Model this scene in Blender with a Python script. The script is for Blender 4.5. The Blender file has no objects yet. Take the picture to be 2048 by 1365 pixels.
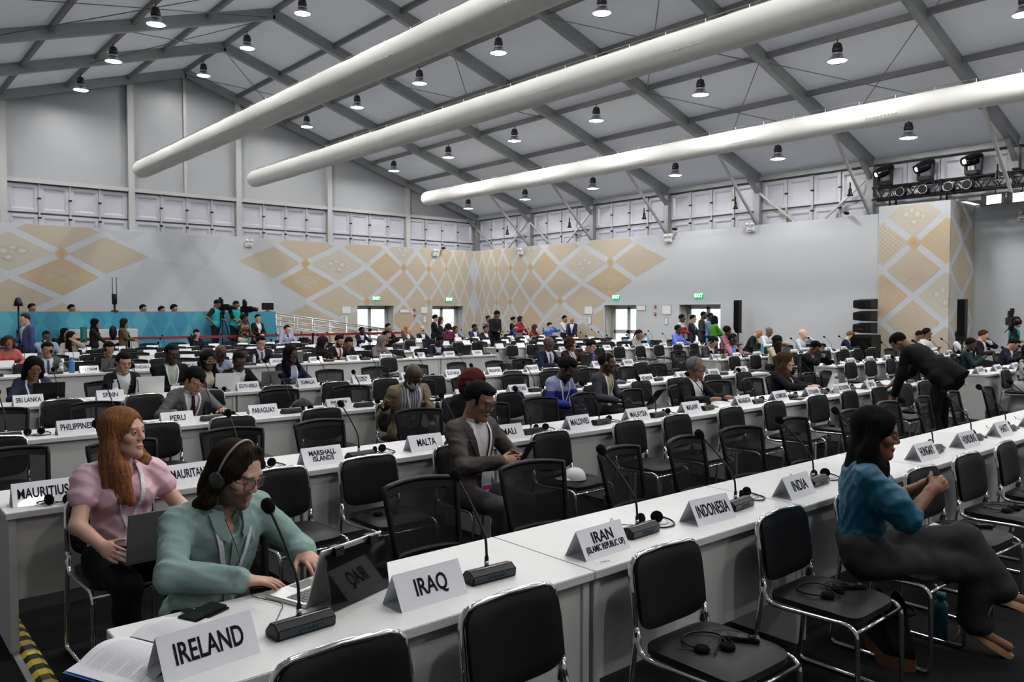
import bpy, bmesh, math, random
import numpy as np
from math import sin, cos, pi, radians, sqrt, atan2, hypot
from mathutils import Vector, Matrix
rnd = random.Random(7)
S = bpy.context.scene
COL = S.collection
# ------------------------------------------------------------------ camera
cd = bpy.data.cameras.new('camera'); cam = bpy.data.objects.new('camera', cd); COL.objects.link(cam)
cam.location = (0, 0, 1.7987); cam.rotation_euler = (pi/2 - 0.0375, 0, -0.7106)
cd.sensor_fit = 'HORIZONTAL'; cd.sensor_width = 36; cd.lens = 27.926; cd.clip_start = .05; cd.clip_end = 200
S.camera = cam
# ------------------------------------------------------------------ world, exposure
W = bpy.data.worlds.new('daylight'); S.world = W; W.use_nodes = True
bg = W.node_tree.nodes['Background']; bg.inputs[0].default_value = (.86, .93, 1, 1); bg.inputs[1].default_value = 2.2
S.view_settings.view_transform = 'Standard'; S.view_settings.look = 'None'
S.view_settings.gamma = 1; S.view_settings.use_curve_mapping = False
S.view_settings.exposure = 0.0
LAMP = 215.0          # emission of the high-bay lamp lenses
S.cycles.max_bounces = 7; S.cycles.diffuse_bounces = 4; S.cycles.glossy_bounces = 4; S.cycles.transparent_max_bounces = 12
S.cycles.caustics_reflective = False; S.cycles.caustics_refractive = False
S.cycles.sample_clamp_indirect = 6
# ------------------------------------------------------------------ measures
DY = [2.18, 4.79, 7.42, 10.04, 14.75, 17.4, 20.05, 22.7]        # near edge of each desk row
DD = .65; DH = .75; SEAT = .825
LX0, RX0 = .67, 14.42                                             # left ends of the two desk blocks
WX, WY, WZ = 22.55, 28.85, 4.55                                   # printed partition walls
EX, EY, EZ, RX, RZ, BAY = 23.0, 29.3, 5.97, 9.84, 10.13, 3.70     # eave line, gable, ridge
SL = (RZ - EZ)/(EX - RX)
# ------------------------------------------------------------------ materials
def mat(name, col, rough=.5, metal=0, noise=0, nscale=20, bump=0, bscale=60, emit=0, alpha=1, spec=.5, coat=0, attr=None):
    m = bpy.data.materials.new(name); m.use_nodes = True; nt = m.node_tree; b = nt.nodes['Principled BSDF']
    c = tuple(col) + (1,)
    b.inputs['Base Color'].default_value = c; b.inputs['Roughness'].default_value = rough; b.inputs['Metallic'].default_value = metal
    b.inputs['Specular IOR Level'].default_value = spec
    if coat: b.inputs['Coat Weight'].default_value = coat
    if emit:
        b.inputs['Emission Color'].default_value = c; b.inputs['Emission Strength'].default_value = emit
    if alpha < 1: b.inputs['Alpha'].default_value = alpha
    src = None
    tc = nt.nodes.new('ShaderNodeTexCoord')
    if attr:
        a = nt.nodes.new('ShaderNodeAttribute'); a.attribute_name = attr; src = a.outputs['Color']
        nt.links.new(src, b.inputs['Base Color'])
    if noise:
        n = nt.nodes.new('ShaderNodeTexNoise'); n.inputs['Scale'].default_value = nscale; n.inputs['Detail'].default_value = 4
        nt.links.new(tc.outputs['Object'], n.inputs['Vector'])
        mp = nt.nodes.new('ShaderNodeMapRange'); mp.inputs[1].default_value = .25; mp.inputs[2].default_value = .75
        mp.inputs[3].default_value = 1 - noise; mp.inputs[4].default_value = 1 + noise
        nt.links.new(n.outputs['Fac'], mp.inputs[0])
        mx = nt.nodes.new('ShaderNodeMix'); mx.data_type = 'RGBA'; mx.blend_type = 'MULTIPLY'; mx.inputs[0].default_value = 1
        if src is not None: nt.links.new(src, mx.inputs[6])
        else: mx.inputs[6].default_value = c
        nt.links.new(mp.outputs[0], mx.inputs[7]); nt.links.new(mx.outputs[2], b.inputs['Base Color'])
    if bump:
        n2 = nt.nodes.new('ShaderNodeTexNoise'); n2.inputs['Scale'].default_value = bscale; n2.inputs['Detail'].default_value = 3
        nt.links.new(tc.outputs['Object'], n2.inputs['Vector'])
        bp = nt.nodes.new('ShaderNodeBump'); bp.inputs['Strength'].default_value = bump; bp.inputs['Distance'].default_value = .01
        nt.links.new(n2.outputs['Fac'], bp.inputs['Height']); nt.links.new(bp.outputs[0], b.inputs['Normal'])
    return m
M = dict(
 carpet=mat('dark_carpet', (.013, .013, .0145), .95, noise=.55, nscale=220, bump=.6, bscale=400, spec=.15),
 desk=mat('white_laminate', (.70, .70, .70), .38, noise=.02, nscale=6),
 deskedge=mat('white_desk_panel', (.60, .60, .585), .5, noise=.02, nscale=5),
 chrome=mat('chrome', (.78, .79, .8), .1, 1),
 vinyl=mat('black_vinyl', (.008, .008, .010), .45, bump=.1, bscale=500, spec=.22),
 black=mat('black_plastic', (.007, .007, .008), .42, spec=.25),
 gloss=mat('black_gloss', (.005, .005, .006), .07, spec=.4),
 foam=mat('black_foam', (.004, .004, .004), .95, bump=.6, bscale=900, spec=.1),
 blue_panel=mat('dark_blue_display', (.003, .012, .022), .15),
 mictext=mat('dim_teal_print', (.006, .032, .046), .4),
 silver=mat('satin_silver', (.58, .58, .57), .32, .8),
 grey=mat('grey_plastic', (.12, .12, .125), .5),
 card=mat('white_card', (.74, .75, .80), .3, coat=.25),
 ink=mat('black_ink', (.006, .006, .008), .6, spec=.1),
 wall=mat('printed_partition', (.50, .52, .545), .7, noise=.03, nscale=.6),
 tent=mat('tent_membrane', (.66, .66, .68), .5, noise=.05, nscale=.5),
 gable=mat('gable_lining', (.37, .38, .395), .42, noise=.03, nscale=.4),
 panel=mat('moulded_panel', (.50, .50, .56), .3),
 alu=mat('aluminium', (.30, .315, .315), .5, .35, noise=.08, nscale=2),
 post=mat('pale_aluminium', (.46, .47, .46), .5, .3),
 purlin=mat('grey_purlin', (.20, .20, .20), .55, .3),
 duct=mat('duct_fabric', (.72, .72, .69), .8, noise=.03, nscale=1.5),
 hole=mat('duct_nozzle', (.85, .85, .83), .5),
 lamp=mat('lamp_lens', (1, .985, .96), .4, emit=LAMP),
 housing=mat('lamp_housing', (.05, .05, .055), .4, .6),
 refl=mat('lamp_reflector', (.55, .56, .6), .25, .9),
 truss=mat('black_truss', (.012, .012, .013), .4, .4),
 exitg=mat('exit_green', (.0, .32, .12), .5, emit=1.2),
 exitw=mat('exit_white', (.8, 1, .9), .5, emit=2.0),
 frame=mat('door_frame', (.62, .62, .60), .45, .3),
 white=mat('white_plastic', (.72, .72, .70), .5),
 red=mat('red_belt', (.30, .015, .03), .6),
 blue=mat('blue_print', (.055, .33, .47), .6, noise=.06, nscale=.8),
 bluel=mat('pale_blue_print', (.10, .40, .52), .6),
 blued=mat('deep_blue_print', (.04, .275, .41), .6),
 g0=mat('gold_print_pale', (.48, .44, .375), .7), g1=mat('gold_print', (.47, .405, .31), .7),
 g2=mat('gold_print_deep', (.48, .375, .24), .7), g3=mat('gold_print_dark', (.48, .33, .16), .7),
 shade=mat('grey_print', (.46, .475, .50), .7),
 skin=mat('skin', (.5, .3, .2), .48, attr='tint', noise=.05, nscale=30, bump=.08, bscale=250),
 hair=mat('hair', (.05, .03, .02), .8, attr='tint', noise=.35, nscale=60, bump=.25, bscale=140, spec=.07),
 cloth=mat('cloth', (.5, .5, .5), .85, attr='tint', noise=.05, nscale=40, bump=.3, bscale=22, spec=.12),
 satin=mat('satin_cloth', (.5, .5, .5), .45, attr='tint', noise=.04, nscale=40, bump=.2, bscale=18, spec=.4),
 leather=mat('leather', (.5, .3, .15), .4, attr='tint'),
 eye=mat('eyeball', (.8, .8, .8), .12, attr='tint'),
 lens=mat('spectacle_lens', (.9, .92, .95), .03, alpha=.07),
 water=mat('clear_bottle', (.75, .82, .88), .06, alpha=.4),
 yellow=mat('yellow_tape', (.75, .58, .02), .5),
 paper=mat('paper', (.74, .74, .77), .7), bluecover=mat('blue_cover', (.03, .16, .55), .5),
 text=mat('grey_print_lines', (.45, .45, .48), .7),
 monitor=mat('screen_off', (.01, .01, .012), .1),
 lit=mat('softbox_lens', (1, .96, .88), .5, emit=7),
)
tm = M['tent']; nt = tm.node_tree; tl = nt.nodes.new('ShaderNodeBsdfTranslucent'); tl.inputs[0].default_value = (.86, .87, .92, 1)
mix = nt.nodes.new('ShaderNodeMixShader'); mix.inputs[0].default_value = .044          # daylight seeps through the membrane
nt.links.new(nt.nodes['Principled BSDF'].outputs[0], mix.inputs[1]); nt.links.new(tl.outputs[0], mix.inputs[2])
nt.links.new(mix.outputs[0], nt.nodes['Material Output'].inputs[0])
def tintmat(name, col, rough=.5, **k): return mat(name, col, rough, **k)
mm = bpy.data.materials.new('chair_mesh'); mm.use_nodes = True; nt = mm.node_tree
pb = nt.nodes['Principled BSDF']; pb.inputs['Specular IOR Level'].default_value = .15; pb.inputs['Base Color'].default_value = (.008, .008, .009, 1); pb.inputs['Roughness'].default_value = .7
tr = nt.nodes.new('ShaderNodeBsdfTransparent'); mix = nt.nodes.new('ShaderNodeMixShader'); mix.inputs[0].default_value = .86
nt.links.new(tr.outputs[0], mix.inputs[1]); nt.links.new(pb.outputs[0], mix.inputs[2])
nt.links.new(mix.outputs[0], nt.nodes['Material Output'].inputs[0]); M['mesh'] = mm
gm = bpy.data.materials.new('door_glass'); gm.use_nodes = True; nt = gm.node_tree
gl = nt.nodes.new('ShaderNodeBsdfGlossy'); gl.inputs['Roughness'].default_value = .02
tr = nt.nodes.new('ShaderNodeBsdfTransparent'); tr.inputs[0].default_value = (.9, .95, .97, 1)
mix = nt.nodes.new('ShaderNodeMixShader'); mix.inputs[0].default_value = .07
nt.links.new(tr.outputs[0], mix.inputs[1]); nt.links.new(gl.outputs[0], mix.inputs[2])
nt.links.new(mix.outputs[0], nt.nodes['Material Output'].inputs[0]); M['glass'] = gm
# ------------------------------------------------------------------ mesh helpers
class MB:
    def __init__(s): s.v = []; s.f = []; s.m = []; s.sm = []
    def add(s, vs, fs, mi=0, smooth=False):
        o = len(s.v); s.v += [tuple(v) for v in vs]; s.f += [tuple(o + i for i in f) for f in fs]
        s.m += [mi]*len(fs); s.sm += [smooth]*len(fs); return s
    def box(s, x0, x1, y0, y1, z0, z1, mi=0):
        return s.add([(x0, y0, z0), (x1, y0, z0), (x1, y1, z0), (x0, y1, z0), (x0, y0, z1), (x1, y0, z1), (x1, y1, z1), (x0, y1, z1)],
              [(0, 3, 2, 1), (4, 5, 6, 7), (0, 1, 5, 4), (1, 2, 6, 5), (2, 3, 7, 6), (3, 0, 4, 7)], mi)
    def bar(s, a, b, w, h=None, mi=0, up=(0, 0, 1)):
        h = h or w; a = Vector(a); b = Vector(b); d = (b - a).normalized(); u = Vector(up)
        x = d.cross(u)
        if x.length < 1e-4: x = d.cross(Vector((1, 0, 0)))
        x.normalize(); u = x.cross(d); vs = []
        for p in (a, b):
            for i, j in ((-1, -1), (1, -1), (1, 1), (-1, 1)): vs.append(p + x*(w/2*i) + u*(h/2*j))
        return s.add(vs, [(0, 1, 2, 3), (7, 6, 5, 4), (0, 4, 5, 1), (1, 5, 6, 2), (2, 6, 7, 3), (3, 7, 4, 0)], mi)
    def tube(s, pts, r, n=8, mi=0, closed=False, cap=True):
        P = [Vector(p) for p in pts]; k = len(P); R = r if isinstance(r, (list, tuple)) else [r]*k
        vs = []; pn = None
        for i in range(k):
            if closed: d = (P[(i+1) % k] - P[i-1])
            else: d = P[min(i+1, k-1)] - P[max(i-1, 0)]
            d.normalize()
            if pn is None:
                pn = d.orthogonal().normalized()
            else:
                pn = (pn - d*pn.dot(d)); pn = pn.normalized() if pn.length > 1e-6 else d.orthogonal().normalized()
            q = d.cross(pn)
            for j in range(n): a = 2*pi*j/n; vs.append(P[i] + (pn*cos(a) + q*sin(a))*R[i])
        fs = []
        for i in range(k if closed else k-1):
            for j in range(n):
                a = i*n + j; b = i*n + (j+1) % n; i2 = (i+1) % k
                fs.append((a, b, i2*n + (j+1) % n, i2*n + j))
        if cap and not closed: fs += [tuple(range(n-1, -1, -1)), tuple((k-1)*n + j for j in range(n))]
        return s.add(vs, fs, mi, True)
    def lathe(s, prof, n=16, c=(0, 0, 0), mi=0, axis='z'):
        vs = []; c = Vector(c)
        for r, z in prof:
            for j in range(n):
                a = 2*pi*j/n; p = (r*cos(a), r*sin(a), z)
                if axis == 'y': p = (p[0], p[2], p[1])
                if axis == 'x': p = (p[2], p[0], p[1])
                vs.append(c + Vector(p))
        fs = []; k = len(prof)
        for i in range(k-1):
            for j in range(n): fs.append((i*n + j, i*n + (j+1) % n, (i+1)*n + (j+1) % n, (i+1)*n + j))
        fs += [tuple(range(n-1, -1, -1)), tuple((k-1)*n + j for j in range(n))]
        return s.add(vs, fs, mi, True)
    def poly(s, pts, mi=0): return s.add(pts, [tuple(range(len(pts)))], mi)
    def prism(s, pts, d, mi=0):
        n = len(pts); d = Vector(d); vs = [Vector(p) for p in pts]; vs += [v + d for v in vs]
        return s.add(vs, [tuple(range(n-1, -1, -1)), tuple(range(n, 2*n))] + [(i, (i+1) % n, n + (i+1) % n, n + i) for i in range(n)], mi)
    def grid(s, fn, nu, nv, mi=0, wrap=False):
        vs = [fn(i/nu, j/nv) for i in range(nu+1) for j in range(nv+1)]
        fs = [(i*(nv+1)+j, (i+1)*(nv+1)+j, (i+1)*(nv+1)+j+1, i*(nv+1)+j+1) for i in range(nu) for j in range(nv)]
        return s.add(vs, fs, mi, True)
    def mesh(s, name, mats, bevel=0):
        me = bpy.data.meshes.new(name); me.from_pydata(s.v, [], s.f)
        mats = mats if isinstance(mats, (list, tuple)) else [mats]
        for m in mats: me.materials.append(M[m] if isinstance(m, str) else m)
        me.polygons.foreach_set('material_index', s.m); me.polygons.foreach_set('use_smooth', s.sm)
        if bevel or True:
            bm = bmesh.new(); bm.from_mesh(me)
            bmesh.ops.recalc_face_normals(bm, faces=bm.faces)
            if bevel:
                es = [e for e in bm.edges if len(e.link_faces) == 2 and e.calc_face_angle(0) > .9]
                bmesh.ops.bevel(bm, geom=es, offset=bevel, segments=2, affect='EDGES', clamp_overlap=True)
            bm.to_mesh(me); bm.free()
        return me
    def obj(s, name, mats, parent=None, bevel=0, loc=None):
        return link(name, s.mesh(name, mats, bevel), parent, loc)
def link(name, me, parent=None, loc=None):
    o = bpy.data.objects.new(name, me); COL.objects.link(o)
    if parent: o.parent = parent
    if loc: o.location = loc
    return o
def tag(o, label, cat=None, group=None, kind=None):
    if label: o['label'] = label
    if cat: o['category'] = cat
    if group: o['group'] = group
    if kind: o['kind'] = kind
    return o
def thing(name, label, cat, loc=(0, 0, 0), rz=0, group=None):
    o = bpy.data.objects.new(name, None); COL.objects.link(o); o.empty_display_size = .1
    o.location = loc; o.rotation_euler = (0, 0, rz); return tag(o, label, cat, group)
def struct(name, mb, mats, label=None, bevel=0, cat='structure'):
    o = mb.obj(name, mats, None, bevel); return tag(o, label, None, None, 'structure')
def dup(src, loc, rz, label, group=None):
    r = src.copy(); COL.objects.link(r); r.location = loc; r.rotation_euler = (0, 0, rz); r['label'] = label
    if group: r['group'] = group
    for ch in src.children:
        c = ch.copy(); COL.objects.link(c); c.parent = r
        for g in ch.children:
            d = g.copy(); COL.objects.link(d); d.parent = c
    return r
def arc(c, r, a0, a1, n, plane='yz', fixed=0):
    out = []
    for i in range(n+1):
        a = a0 + (a1 - a0)*i/n; p, q = c[0] + r*cos(a), c[1] + r*sin(a)
        out.append({'yz': (fixed, p, q), 'xz': (p, fixed, q), 'xy': (p, q, fixed)}[plane])
    return out
def smooth_path(pts, n=4):
    P = [Vector(p) for p in pts]; out = []
    for i in range(len(P)-1):
        p0, p1, p2, p3 = P[max(i-1, 0)], P[i], P[i+1], P[min(i+2, len(P)-1)]
        for k in range(n):
            t = k/n
            out.append(.5*((2*p1) + (p2-p0)*t + (2*p0-5*p1+4*p2-p3)*t*t + (3*p1-p0-3*p2+p3)*t**3))
    return out + [P[-1]]
def text_mesh(txt, size, bold=.0, extrude=.0004, mat_='ink', width=None, align='CENTER', xs=1.0):
    cu = bpy.data.curves.new('lettering', 'FONT'); cu.body = txt; cu.size = size; cu.align_x = align; cu.align_y = 'CENTER'
    cu.offset = bold; cu.extrude = extrude; cu.resolution_u = 3; cu.space_line = .82
    ob = bpy.data.objects.new('lettering', cu); COL.objects.link(ob)
    dg = bpy.context.evaluated_depsgraph_get(); me = bpy.data.meshes.new_from_object(ob.evaluated_get(dg))
    bpy.data.objects.remove(ob); bpy.data.curves.remove(cu)
    me.materials.clear(); me.materials.append(M[mat_])
    n = len(me.vertices)
    if n and width:
        co = np.empty(n*3); me.vertices.foreach_get('co', co); co = co.reshape(-1, 3)
        w = co[:, 0].max() - co[:, 0].min()
        if w > width: co[:, 0] *= width/w; me.vertices.foreach_set('co', co.ravel())
    return me
ORD = ['first', 'second', 'third', 'fourth', 'fifth', 'sixth', 'seventh', 'eighth', 'ninth', 'tenth', 'eleventh', 'twelfth', 'thirteenth', 'fourteenth', 'fifteenth']
# ------------------------------------------------------------------ lettering is made first (the scene is still small)
TX = {}
def tx(key, txt, size, **k):
    if key not in TX: TX[key] = text_mesh(txt, size, **k)
    return TX[key]
CARDS = {
 0: ['IRELAND', 'IRAQ', 'IRAN|(ISLAMIC REPUBLIC OF)', 'INDONESIA', 'INDIA', 'ICELAND', 'HUNGARY', 'HONDURAS', 'HAITI', 'GUYANA', 'GUINEA-BISSAU', 'GUINEA', 'GUATEMALA', 'GRENADA'],
 1: ['MAURITIUS', 'MAURITANIA', 'MARSHALL|ISLANDS', 'MALTA', 'MALI', 'MALDIVES', 'MALAYSIA', 'MALAWI', 'MADAGASCAR', 'LUXEMBOURG', 'LITHUANIA', 'LIECHTENSTEIN', 'LIBYA', 'LIBERIA',
     'LESOTHO', 'LEBANON', 'LATVIA', 'LAOS', 'KYRGYZSTAN', 'KUWAIT', 'KIRIBATI', 'KENYA', 'KAZAKHSTAN'],
 2: ['POLAND', 'PHILIPPINES', 'PERU', 'PARAGUAY', 'PAPUA NEW|GUINEA', 'PANAMA', 'PALAU', 'PAKISTAN', 'OMAN', 'NORWAY', 'NORTH MACEDONIA', 'NIUE', 'NIGERIA', 'NIGER',
     'NICARAGUA', 'NEW ZEALAND', 'NETHERLANDS', 'NEPAL', 'NAURU', 'NAMIBIA', 'MYANMAR', 'MOZAMBIQUE', 'MOROCCO'],
 3: ['SUDAN', 'SRI LANKA', 'SPAIN', 'SOUTH SUDAN', 'SOUTH AFRICA', 'SOMALIA', 'SOLOMON|ISLANDS', 'SLOVENIA', 'SLOVAKIA', 'SINGAPORE', 'SIERRA LEONE', 'SEYCHELLES', 'SERBIA', 'SENEGAL',
     'SAUDI ARABIA', 'SAO TOME', 'SAN MARINO', 'SAMOA', 'SAINT LUCIA', 'RWANDA', 'RUSSIA', 'ROMANIA', 'QATAR'],
 4: ['YEMEN', 'ZAMBIA', 'ZIMBABWE', 'VIET NAM', 'VENEZUELA', 'VANUATU', 'UZBEKISTAN', 'URUGUAY', 'UNITED STATES', 'UNITED REPUBLIC|OF TANZANIA', 'UNITED KINGDOM', 'UNITED ARAB|EMIRATES', 'UKRAINE', 'UGANDA',
     'TUVALU', 'TURKEY', 'TUNISIA', 'TONGA', 'TOGO', 'THAILAND', 'TAJIKISTAN', 'SYRIA', 'SWEDEN'],
}
for r, names in CARDS.items():
    for n in names:
        if '|' in n and n.startswith('IRAN'):
            tx('IRAN', 'IRAN', .066, bold=.0012, width=.135); tx('IRAN2', '(ISLAMIC REPUBLIC OF)', .038, bold=.0008, width=.25)
        elif '|' in n: tx(n, n.replace('|', '\n'), .050, bold=.0012, width=.2)
        else: tx(n, n, .086 if r == 0 else .078, bold=.0014, width=(.047 + .0235*len(n)) if len(n) < 9 else .245)
tx('TAIDEN', 'TAIDEN', .026, bold=.0006, mat_='mictext')
tx('EXIT', 'EXIT', .17, bold=.004, mat_='exitw')
tx('COP17', 'COP17', .03, mat_='ink')
tx('BELT', 'MEDIA CENTRE', .07, mat_='text')
# ------------------------------------------------------------------ floor, shell
struct('floor', MB().box(-3.6, 27, -8.2, 32, -.2, 0), 'carpet')
b = MB()
for sgn in (-1, 1):
    x1 = RX + sgn*13.4; z1 = RZ - SL*13.4 + .31
    vs = [(RX, -8.2, RZ + .31), (x1, -8.2, z1), (x1, 29.8, z1), (RX, 29.8, RZ + .31)]
    b.poly(vs)
struct('ceiling', b, 'tent')
struct('wall_left', MB().box(-3.5, -3.35, -8.2, 29.8, 0, 6.3), 'gable')
b = MB(); b.prism([(-3.4, -8.1, 0), (23.4, -8.1, 0), (23.4, -8.1, 6.2), (RX, -8.1, 10.4), (-3.4, -8.1, 6.2)], (0, -.1, 0)); struct('wall_front', b, 'gable')
b = MB(); b.prism([(-3.4, 29.47, 5.9), (23.2, 29.47, 5.9), (23.2, 29.47, 6.3), (RX, 29.47, 10.45), (-3.4, 29.47, 6.3)], (0, .08, 0))
b.box(-3.4, 23.3, 29.52, 29.6, 2.35, 5.9); struct('wall_gable', b, 'gable')
struct('wall_eave', MB().box(23.24, 23.32, 10.35, 29.6, 2.35, 6.3).box(23.24, 23.32, 8.3, 10.35, 4.76, 6.3).box(23.24, 24.4, -8.2, 8.3, 4.75, 6.3), 'gable')
# printed partitions with the four doorways cut out
DL = [(16.46, 18.2), (20.2, 21.9)]           # doorways in the back partition (x)
DR = [(19.2, 20.8), (15.55, 17.25)]          # doorways in the right partition (y)
DZ = 2.03
b = MB(); xs = [-3.3] + [v for d in DL for v in d] + [WX + .12]
for i in range(0, len(xs), 2): b.box(xs[i], xs[i+1], WY, WY + .12, 0, WZ)
for d in DL: b.box(d[0], d[1], WY, WY + .12, DZ, WZ)
struct('wall_back', b, 'wall')
b = MB(); ys = [10.3, DR[1][0], DR[1][1], DR[0][0], DR[0][1], WY]
for i in range(0, len(ys), 2): b.box(WX, WX + .12, ys[i], ys[i+1], 0, WZ)
for d in DR: b.box(WX, WX + .12, d[0], d[1], DZ, WZ)
struct('wall_right', b, 'wall')
b = MB(); b.box(WX - .05, 24.26, 8.42, 10.3, 0, 4.74); struct('wall_pier', b, 'wall')
b = MB(); b.box(24.2, 24.3, -8, 8.42, 0, 4.75); struct('wall_stage', b, 'wall')
b = MB(); b.box(-3.4, 23.3, WY + .12, 29.6, 4.3, 4.36); b.box(WX + .12, 23.3, 10.3, 29.4, 4.3, 4.36); struct('light_leak_cap', b, 'post')  # unseen cap added over the wall gap to stop daylight leaking in
# ------------------------------------------------------------------ printed lattice
TT = [11.3, 9.66, 8.37, 6.9, 5.64, 4.69, 3.83, 3.16, 2.54, 2.02, 1.6, 1.22, .88, .58, .29, 0]
ZZ = [4.40, 3.66, 2.92, 2.20, 1.47, .75, .05]
def clip_top(P, zt):
    out = []
    for i in range(len(P)):
        a, c = P[i], P[(i+1) % len(P)]
        if a[1] <= zt: out.append(a)
        if (a[1] - zt)*(c[1] - zt) < 0:
            s = (zt - a[1])/(c[1] - a[1]); out.append((a[0] + s*(c[0]-a[0]), zt))
    return out
def lattice(mb, conv, cells, holes=(), zt=WZ - .02, eps=0):
    """cells: (t centre, left t, right t, z centre, half height, kind)"""
    def put(P, mi, lift):
        P = clip_top(P, zt)
        if len(P) > 2: mb.poly([conv(t, z, lift) for t, z in P], mi)
    for (tc, tl, tr, z, hz, kind) in cells:
        s = .84
        L, R = tc + (tl-tc)*s, tc + (tr-tc)*s; U, D = z + hz*s, z - hz*s
        def Q(u, v):                                  # u,v in -1..1 diamond space
            t = tc + (L-tc)*(-u) if u < 0 else tc + (R-tc)*u
            return (t, z + hz*s*v)
        diam = [(L, z), (tc, U), (R, z), (tc, D)]
        base = [1, 0, 1, 2, 0, 1, 2, 1][kind % 8]
        put(diam, base, .004)
        w = abs(R - L)
        if w < .5: continue
        k = kind % 8
        if k == 1:                                     # chequer of small crosses
            n = 4
            for i in range(-n, n+1):
                for j in range(-n, n+1):
                    u, v = (i+j)/(2*n+2.), (i-j)/(2*n+2.)
                    d = .065
                    put([Q(u-d, v), Q(u, v+d), Q(u+d, v), Q(u, v-d)], 2, .006)
        elif k == 2:                                   # leaf in rings
            for rr, mi in ((.56, 2), (.50, 0), (.47, 1)):
                put([Q(rr*.78*cos(a*pi/12), rr*sin(a*pi/12)) for a in range(24)], mi, .006 + (.58-rr)*.02)
            for q in range(-3, 4):
                put([Q(-.26, q*.11+.09), Q(0, q*.11), Q(.26, q*.11+.09), Q(.26, q*.11+.06), Q(0, q*.11-.03), Q(-.26, q*.11+.06)], 0, .012)
        elif k == 3:                                   # four petals
            for a in range(4):
                put([Q(.06*cos(a*pi/2), .06*sin(a*pi/2))] + [Q(.3*cos(a*pi/2 + e) + .12*cos(a*pi/2), .3*sin(a*pi/2 + e) + .12*sin(a*pi/2)) for e in (-.9, -.4, 0, .4, .9)], 1, .006)
        elif k == 4:                                   # cloud scrolls
            for ci, (cx_, cz_, r_) in enumerate(((-.3, .05, .16), (-.1, .22, .13), (.12, .02, .17), (.34, -.08, .12), (0, -.3, .14))):
                for rr, mi in ((r_, 1), (r_*.72, 0), (r_*.45, 4)):
                    put([Q(cx_ + rr*cos(a*pi/8), cz_ + rr*1.25*sin(a*pi/8)) for a in range(16)], mi, .006 + ci*.0016 + (r_-rr)*.006)
        elif k == 5:                                   # chevron waves
            for q in range(-4, 4):
                v0 = q*.17; h_ = .05
                for u0, u1 in ((-.4, -.2), (-.2, 0), (0, .2), (.2, .4)):
                    if abs(u0+u1)/2 + abs(v0) > .78: continue
                    up = (u0 in (-.4, 0))
                    a0, a1 = (v0, v0+.12) if up else (v0+.12, v0)
                    put([Q(u0, a0), Q(u1, a1), Q(u1, a1+h_), Q(u0, a0+h_)], 2, .006)
        elif k == 6:                                   # ripple bands
            for q in range(-3, 4):
                u0 = q*.17
                put([Q(u0-.1, -.45+abs(u0)*.5), Q(u0+.12, .45-abs(u0)*.5), Q(u0+.18, .4-abs(u0)*.5), Q(u0-.04, -.5+abs(u0)*.5)], 1, .006)
def rosette(mb, conv, t, z, wt):
    for rr, mi in ((.17, 2), (.09, 3)):
        mb.poly([conv(t + wt*rr*(1 + .12*cos(4*a*pi/10))*cos(a*pi/10), z + rr*(1 + .12*cos(4*a*pi/10))*sin(a*pi/10), .008 + (.17-rr)*.03) for a in range(20)], mi)
KIND = {(1, 1): 0, (2, 2): 3, (2, 0): 1-1, (3, 1): 4, (3, 3): 0, (4, 2): 2, (4, 0): 0, (5, 1): 6, (5, 3): 5, (6, 2): 5, (6, 0): 4, (7, 1): 1, (7, 3): 0, (8, 2): 0, (9, 1): 0, (2, 4): 0, (3, 5): 5, (4, 4): 4, (5, 5): 0}
def cells_for(mirror=None):
    out = []
    for j in range(0, 6):
        for k in range(1, 15):
            if (k + j) % 2: continue
            if j == 0 and k < 2 or j == 2 and k < 2 or j == 3 and k < 3 or j >= 4 and k < 2: continue
            t = (TT[k], TT[k-1], TT[k+1])
            if mirror: t = tuple(mirror - q for q in t)
            kd = KIND.get((k, j), (k*3 + j*5) % 8 if k < 11 else (7 if (k+j) % 4 else 0))
            out.append((t[0], t[1], t[2], ZZ[j], .72, kd))
    return out
GM = ['g0', 'g1', 'g2', 'g3', 'wall']
def cut_rects(mb, rects, ax):
    # drop pattern faces whose centre lies in a doorway
    keep = []
    for fi, f in enumerate(mb.f):
        c = [sum(mb.v[i][a] for i in f)/len(f) for a in range(3)]
        if any(r[0] < c[ax] < r[1] and c[2] < DZ for r in rects): continue
        keep.append(fi)
    mb.f = [mb.f[i] for i in keep]; mb.m = [mb.m[i] for i in keep]; mb.sm = [mb.sm[i] for i in keep]
def split_cells(mb, rects, ax):
    """cut pattern polygons along doorway edges with bmesh and drop those inside"""
    me = mb.mesh('print', GM); bm = bmesh.new(); bm.from_mesh(me)
    n = Vector((1, 0, 0)) if ax == 0 else Vector((0, 1, 0))
    for r in rects:
        for v in r: 
            co = Vector((v, 0, 0)) if ax == 0 else Vector((0, v, 0))
            bmesh.ops.bisect_plane(bm, geom=bm.verts[:] + bm.edges[:] + bm.faces[:], plane_co=co, plane_no=n)
    bmesh.ops.bisect_plane(bm, geom=bm.verts[:] + bm.edges[:] + bm.faces[:], plane_co=(0, 0, DZ), plane_no=(0, 0, 1))
    dead = [f for f in bm.faces if any(r[0] < f.calc_center_median()[ax] < r[1] for r in rects) and f.calc_center_median().z < DZ]
    bmesh.ops.delete(bm, geom=dead, context='FACES')
    bm.to_mesh(me); bm.free(); return me
cb = lambda t, z, l: (WX - t, WY - l, z)
cr = lambda t, z, l: (WX - l, WY - t, z)
b = MB(); lattice(b, cb, cells_for()); lattice(b, cb, [c for c in cells_for(25.18) if c[0] < 25])
for k, j in ((2, 1), (6, 1), (8, 1), (10, 1), (4, 3), (8, 3), (10, 3)): rosette(b, cb, TT[k], ZZ[j], min(1, max(.3, (TT[k-1]-TT[k+1])/1.6)))
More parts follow.
